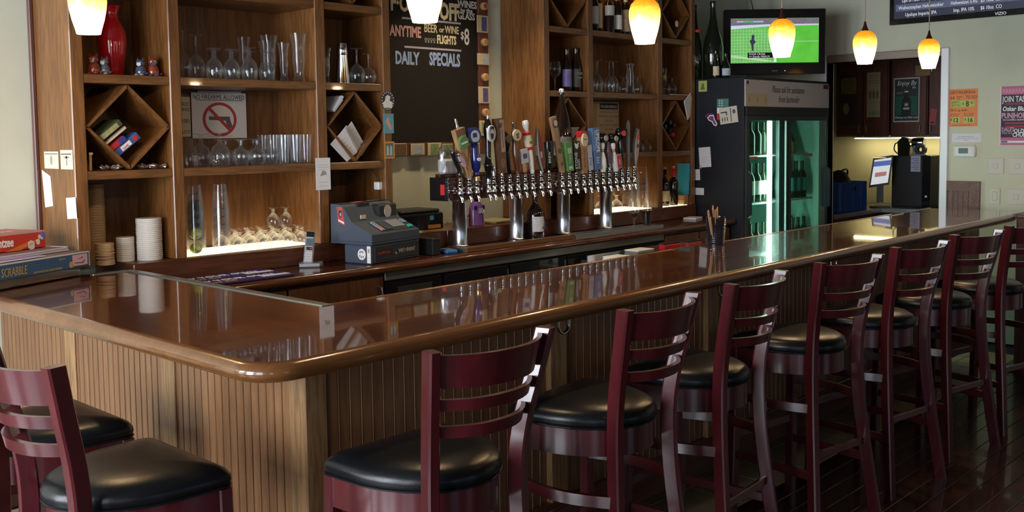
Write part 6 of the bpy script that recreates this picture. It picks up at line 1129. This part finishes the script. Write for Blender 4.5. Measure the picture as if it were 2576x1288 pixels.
# crate, tablet, computer, mixer
t = thing('crate', 'blue plastic crate on the back-room counter in the doorway', 'crate', (7.12, 1.80, .9215), R(-8)); CRB = mat('crate_blue', (.012, .055, .26), .45)
box('front', (0, 0, 0), (.42, .012, .27), CRB, t, .004); box('rear', (0, .29, 0), (.42, .302, .27), CRB, t, .004); box('side', (0, .012, 0), (.012, .29, .27), CRB, t, .004); box('side', (.408, .012, 0), (.42, .29, .27), CRB, t, .004); box('bottom', (.012, .012, 0), (.408, .29, .01), CRB, t)
for k in range(3): box('rib', (.06+k*.13, -.006, .02), (.075+k*.13, 0, .25), CRB, t, .002)
box('grip', (.18, -.002, .19), (.24, 0, .225), DARK, t); MB().tube([(.21, -.002, .21)]*1+[(.21, -.004, .215)], .002, 4).build('grip_mark', DARK, t)
t = thing('black_bag', 'black bag heaped inside the blue crate', 'bag', (7.33, 1.92, .935)); rings = [[(rx*math.cos(2*PI*i/16)*(1+.08*math.sin(3*i)), rx*.6*math.sin(2*PI*i/16), z) for i in range(16)] for rx, z in ((.15, 0), (.17, .15), (.15, .28), (.09, .34), (.02, .36))]; MB().rings(rings, True, True).build('cloth', mat('bag_black', (.012, .012, .013), .7), t); MB().tube(smooth_path([(-.09, -.04, .30), (-.05, -.06, .36), (.05, -.06, .36), (.09, -.04, .30)], 4), .008, 8).build('strap', BLACK, t)
t = thing('tablet_stand', 'tilted touchscreen on a stand in the back room', 'screen', (7.90, 1.785, .9215), rot=(0, 0, R(-68))); pz = MB().prism([(-.09, .19), (.09, .22), (.125, .50), (-.055, .47)], -.03, 0, 'Y').build('case', BLACK, t); MB().prism([(-.075, .215), (.078, .24), (.108, .475), (-.042, .452)], -.032, -.03, 'Y').build('screen', emitm('tab_white', (.55, .58, .60), 1.), pz); MB().prism([(-.045, .435), (.104, .452), (.098, .405), (-.051, .388)], -.033, -.032, 'Y').build('menu_bar', emitm('tab_blue', (.05, .09, .30), 1.), pz); MB().prism([(-.04, .29), (.06, .305), (.068, .345), (-.034, .332)], -.033, -.032, 'Y').build('picture', emitm('tab_red', (.35, .12, .12), 1.), pz)
box('neck', (-.02, .0, .05), (.04, .03, .30), BLACK, t); box('foot', (-.08, -.06, 0), (.10, .12, .02), BLACK, t, .004); box('top_edge', (-.055, -.032, .470), (.06, .0, .478), BRASS, t, .001)
t = thing('computer_tower', 'black computer case with a taped list in the back room', 'computer', (8.06, 1.36, .9215)); box('case', (0, 0, 0), (.36, .37, .49), mat('pc_black', (.010, .010, .012), .5), t, .004); box('front_panel', (-.012, .0, .0), (0, .08, .49), GBLACK, t, .002); box('taped_list', (-.0015, .10, .34), (0, .19, .49), mat('list_lav', (.42, .45, .60), .7), t); box('power_button', (-.015, .03, .10), (-.012, .05, .12), TWHITE, t)
for k in range(6): box('list_line', (-.0022, .112, .36+k*.02), (-.0015, .112+.05+.02*(k % 2), .364+k*.02), INK, t)
t = thing('tape_roll', 'black tape dispenser on top of the computer case', 'dispenser', (8.16, 1.50, 1.412), R(0)); MB().lathe([(.02, -.02), (.055, -.02), (.055, .02), (.02, .02)], 20, (0, 0, .0), False, 'X').build('wheel', BLACK, t) ; t.children[0].location.z = .055; box('foot', (-.022, -.06, 0), (.022, .06, .012), STEEL, t, .003)
t = thing('stand_mixer', 'black and steel appliance on the computer case under the cabinets', 'appliance', (8.20, 1.62, 1.4120), R(-90)); t.location = (8.22, 1.665, 1.412); MB().prism([(-.055, 0), (.055, 0), (.06, .10), (.04, .16), (-.02, .172), (-.06, .13)], -.05, .05, 'Y').build('housing', GBLACK, t); MB().lathe([(.045, .0), (.048, .03), (.048, .10), (.04, .11)], 20, (.07, 0, .12), True, 'X').build('steel_head', CHROME, t); box('column', (.08, -.04, 0), (.13, .04, .10), STEEL, t, .01); MB().tube(smooth_path([(-.055, 0, .12), (-.10, 0, .11), (-.11, 0, .05), (-.07, 0, .01)], 5), .006, 8).build('cord', BLACK, t)
t = thing('leaning_stick', 'orange stick leaning on the wall beside the cooler in the back room', 'stick', (6.98, 2.03, .92), rot=(R(-5), R(4), 0)); MB().tube([(0, 0, 0), (0, 0, .62)], .006, 8).build('shaft', mat('stick_or', (.35, .14, .06), .6), t); MB().tube([(0.03, 0, 0), (0.015, 0, .60)], .003, 8).build('cord', mat('stick_or', (.35, .14, .06), .6), t)
t = thing('keyboard', 'dark keyboard lying in front of the computer case in the back room', 'keyboard', (7.93, 1.50, .9215), R(90)); box('tray', (-.16, -.10, 0), (.16, .03, .014), BLACK, t, .003)
for i in range(10):
    for j in range(3): box('key', (-.15+i*.03, -.09+j*.036, .014), (-.124+i*.03, -.062+j*.036, .021), GBLACK, t)
# ================================================================ pendant lamps over the bar
def shade_mat():
    m = bpy.data.materials.new('amber_shade'); m.use_nodes = True; nt = m.node_tree; b_ = nt.nodes['Principled BSDF']
    tc = nt.nodes.new('ShaderNodeTexCoord'); sp = nt.nodes.new('ShaderNodeSeparateXYZ'); nt.links.new(tc.outputs['Object'], sp.inputs[0])
    nz = nt.nodes.new('ShaderNodeTexNoise'); nz.inputs['Scale'].default_value = 26; nz.inputs['Detail'].default_value = 5; nz.inputs['Distortion'].default_value = 1.5; mp = nt.nodes.new('ShaderNodeMapping'); mp.inputs['Scale'].default_value = (1, 1, 2.6); mp.inputs['Rotation'].default_value = (.5, .3, 0); nt.links.new(tc.outputs['Object'], mp.inputs[0]); nt.links.new(mp.outputs[0], nz.inputs['Vector'])
    ad = nt.nodes.new('ShaderNodeMath'); ad.operation = 'MULTIPLY_ADD'; ad.inputs[1].default_value = .045; nt.links.new(nz.outputs['Fac'], ad.inputs[0]); nt.links.new(sp.outputs['Z'], ad.inputs[2])
    rp = nt.nodes.new('ShaderNodeValToRGB'); el = rp.color_ramp.elements; el[0].position = .03; el[0].color = (1.0, .80, .50, 1); el[1].position = .185; el[1].color = (.95, .30, .010, 1)
    e = el.new(.09); e.color = (1.0, .72, .32, 1); e = el.new(.14); e.color = (1.0, .50, .08, 1)
    nt.links.new(ad.outputs[0], rp.inputs[0]); nt.links.new(rp.outputs[0], b_.inputs['Emission Color']); nt.links.new(rp.outputs[0], b_.inputs['Base Color'])
    st = nt.nodes.new('ShaderNodeMapRange'); st.inputs['From Min'].default_value = .02; st.inputs['From Max'].default_value = .19; st.inputs['To Min'].default_value = 4.8; st.inputs['To Max'].default_value = .9; nt.links.new(ad.outputs[0], st.inputs['Value']); nt.links.new(st.outputs[0], b_.inputs['Emission Strength'])  # bulb light through the glass painted as emission, strongest near the bottom
    b_.inputs['Roughness'].default_value = .15; return m
SHD = shade_mat(); BRZ = mat('bronze', (.16, .06, .04), .3, .8); CORD = mat('lamp_cord', (.42, .38, .34), .4)
shade_me = MB().lathe([(.041, 0), (.046, .02), (.055, .05), (.0625, .085), (.066, .115), (.065, .140), (.057, .163), (.040, .180), (.020, .189), (.012, .190)], 32, cap=False).mesh('shade'); shade_me.materials.append(SHD)
cap_me = MB().lathe([(.022, .188), (.018, .196), (.010, .215), (.006, .235), (.004, .242)], 16).mesh('socket_cap'); cap_me.materials.append(BRZ)
bulb_me = MB().lathe([(0, .03)]+[(.020*math.sin(PI*k/8), .055-.022*math.cos(PI*k/8)) for k in range(1, 8)]+[(0, .08)], 14).mesh('bulb'); bulb_me.materials.append(emitm('bulb_glow', (1.0, .78, .48), 16.))
LMP = [((.225, 1.42, 2.035), 'amber glass pendant lamp in front of the red vase, leftmost'), ((.845, .30, 2.026), 'amber glass pendant lamp in front of the chalkboard'), ((2.075, .30, 2.026), 'amber glass pendant lamp in front of the right wine shelf'), ((3.245, .30, 2.026), 'amber glass pendant lamp in front of the television'), ((4.215, .30, 2.032), 'amber glass pendant lamp over the bar left of the doorway middle'), ((5.170, .30, 2.044), 'amber glass pendant lamp farthest away, near the right door jamb')]
for (p, lab) in LMP:
    t = thing('pendant_lamp', lab, 'lamp', p, 0, 'amber pendant lamps over the bar')
    link('shade', shade_me, None, t); link('socket_cap', cap_me, None, t); link('bulb', bulb_me, None, t)
    MB().tube([(0, 0, .24), (0, 0, CEIL-p[2]-.02)], .0035, 8).build('cord', CORD, t); MB().lathe([(.05, CEIL-p[2]-.025), (.055, CEIL-p[2]-.012), (.055, CEIL-p[2]-.0005)], 20).build('ceiling_rose', BRZ, t)
    l = bpy.data.lights.new('lamp_light', 'POINT'); l.energy = 14; l.color = (1.0, .70, .38); l.shadow_soft_size = .03; lo = bpy.data.objects.new('lamp_light', l); COL.objects.link(lo); lo.parent = t; lo.location = (0, 0, .012)
# warm strip lamp at the top of the wine shelf in the right cabinet
t = thing('strip_lamp', 'warm strip lamp above the top wine shelf', 'lamp', (4.40, 2.20, 2.739)); box('housing', (-.34, -.02, -.012), (.34, .02, 0), WHITE, t); box('tube', (-.33, -.014, -.018), (.33, .014, -.012), emitm('strip_glow', (1., .62, .22), 9.), t)
# assumed ceiling lamp, out of view, added to brighten the gap between the cabinets
t = thing('added_downlight', 'unseen round ceiling lamp added above the chalkboard to brighten the wall', 'lamp', (2.90, 1.96, CEIL-.0005)); MB().lathe([(.085, 0), (.09, -.006), (.07, -.008)], 24, cap=False).build('trim_ring', WHITE, t); MB().prism(circle(20, .068), -.006, -.003).build('lens', emitm('down_glow', (1., .82, .5), 12.), t)
l = bpy.data.lights.new('added_downlight_lamp', 'SPOT'); l.energy = 80; l.color = (1.0, .80, .48); l.spot_size = R(95); l.spot_blend = .7; l.shadow_soft_size = .06; lo = bpy.data.objects.new('added_downlight_lamp', l); COL.objects.link(lo); lo.parent = t; lo.location = (0, 0, -.02)
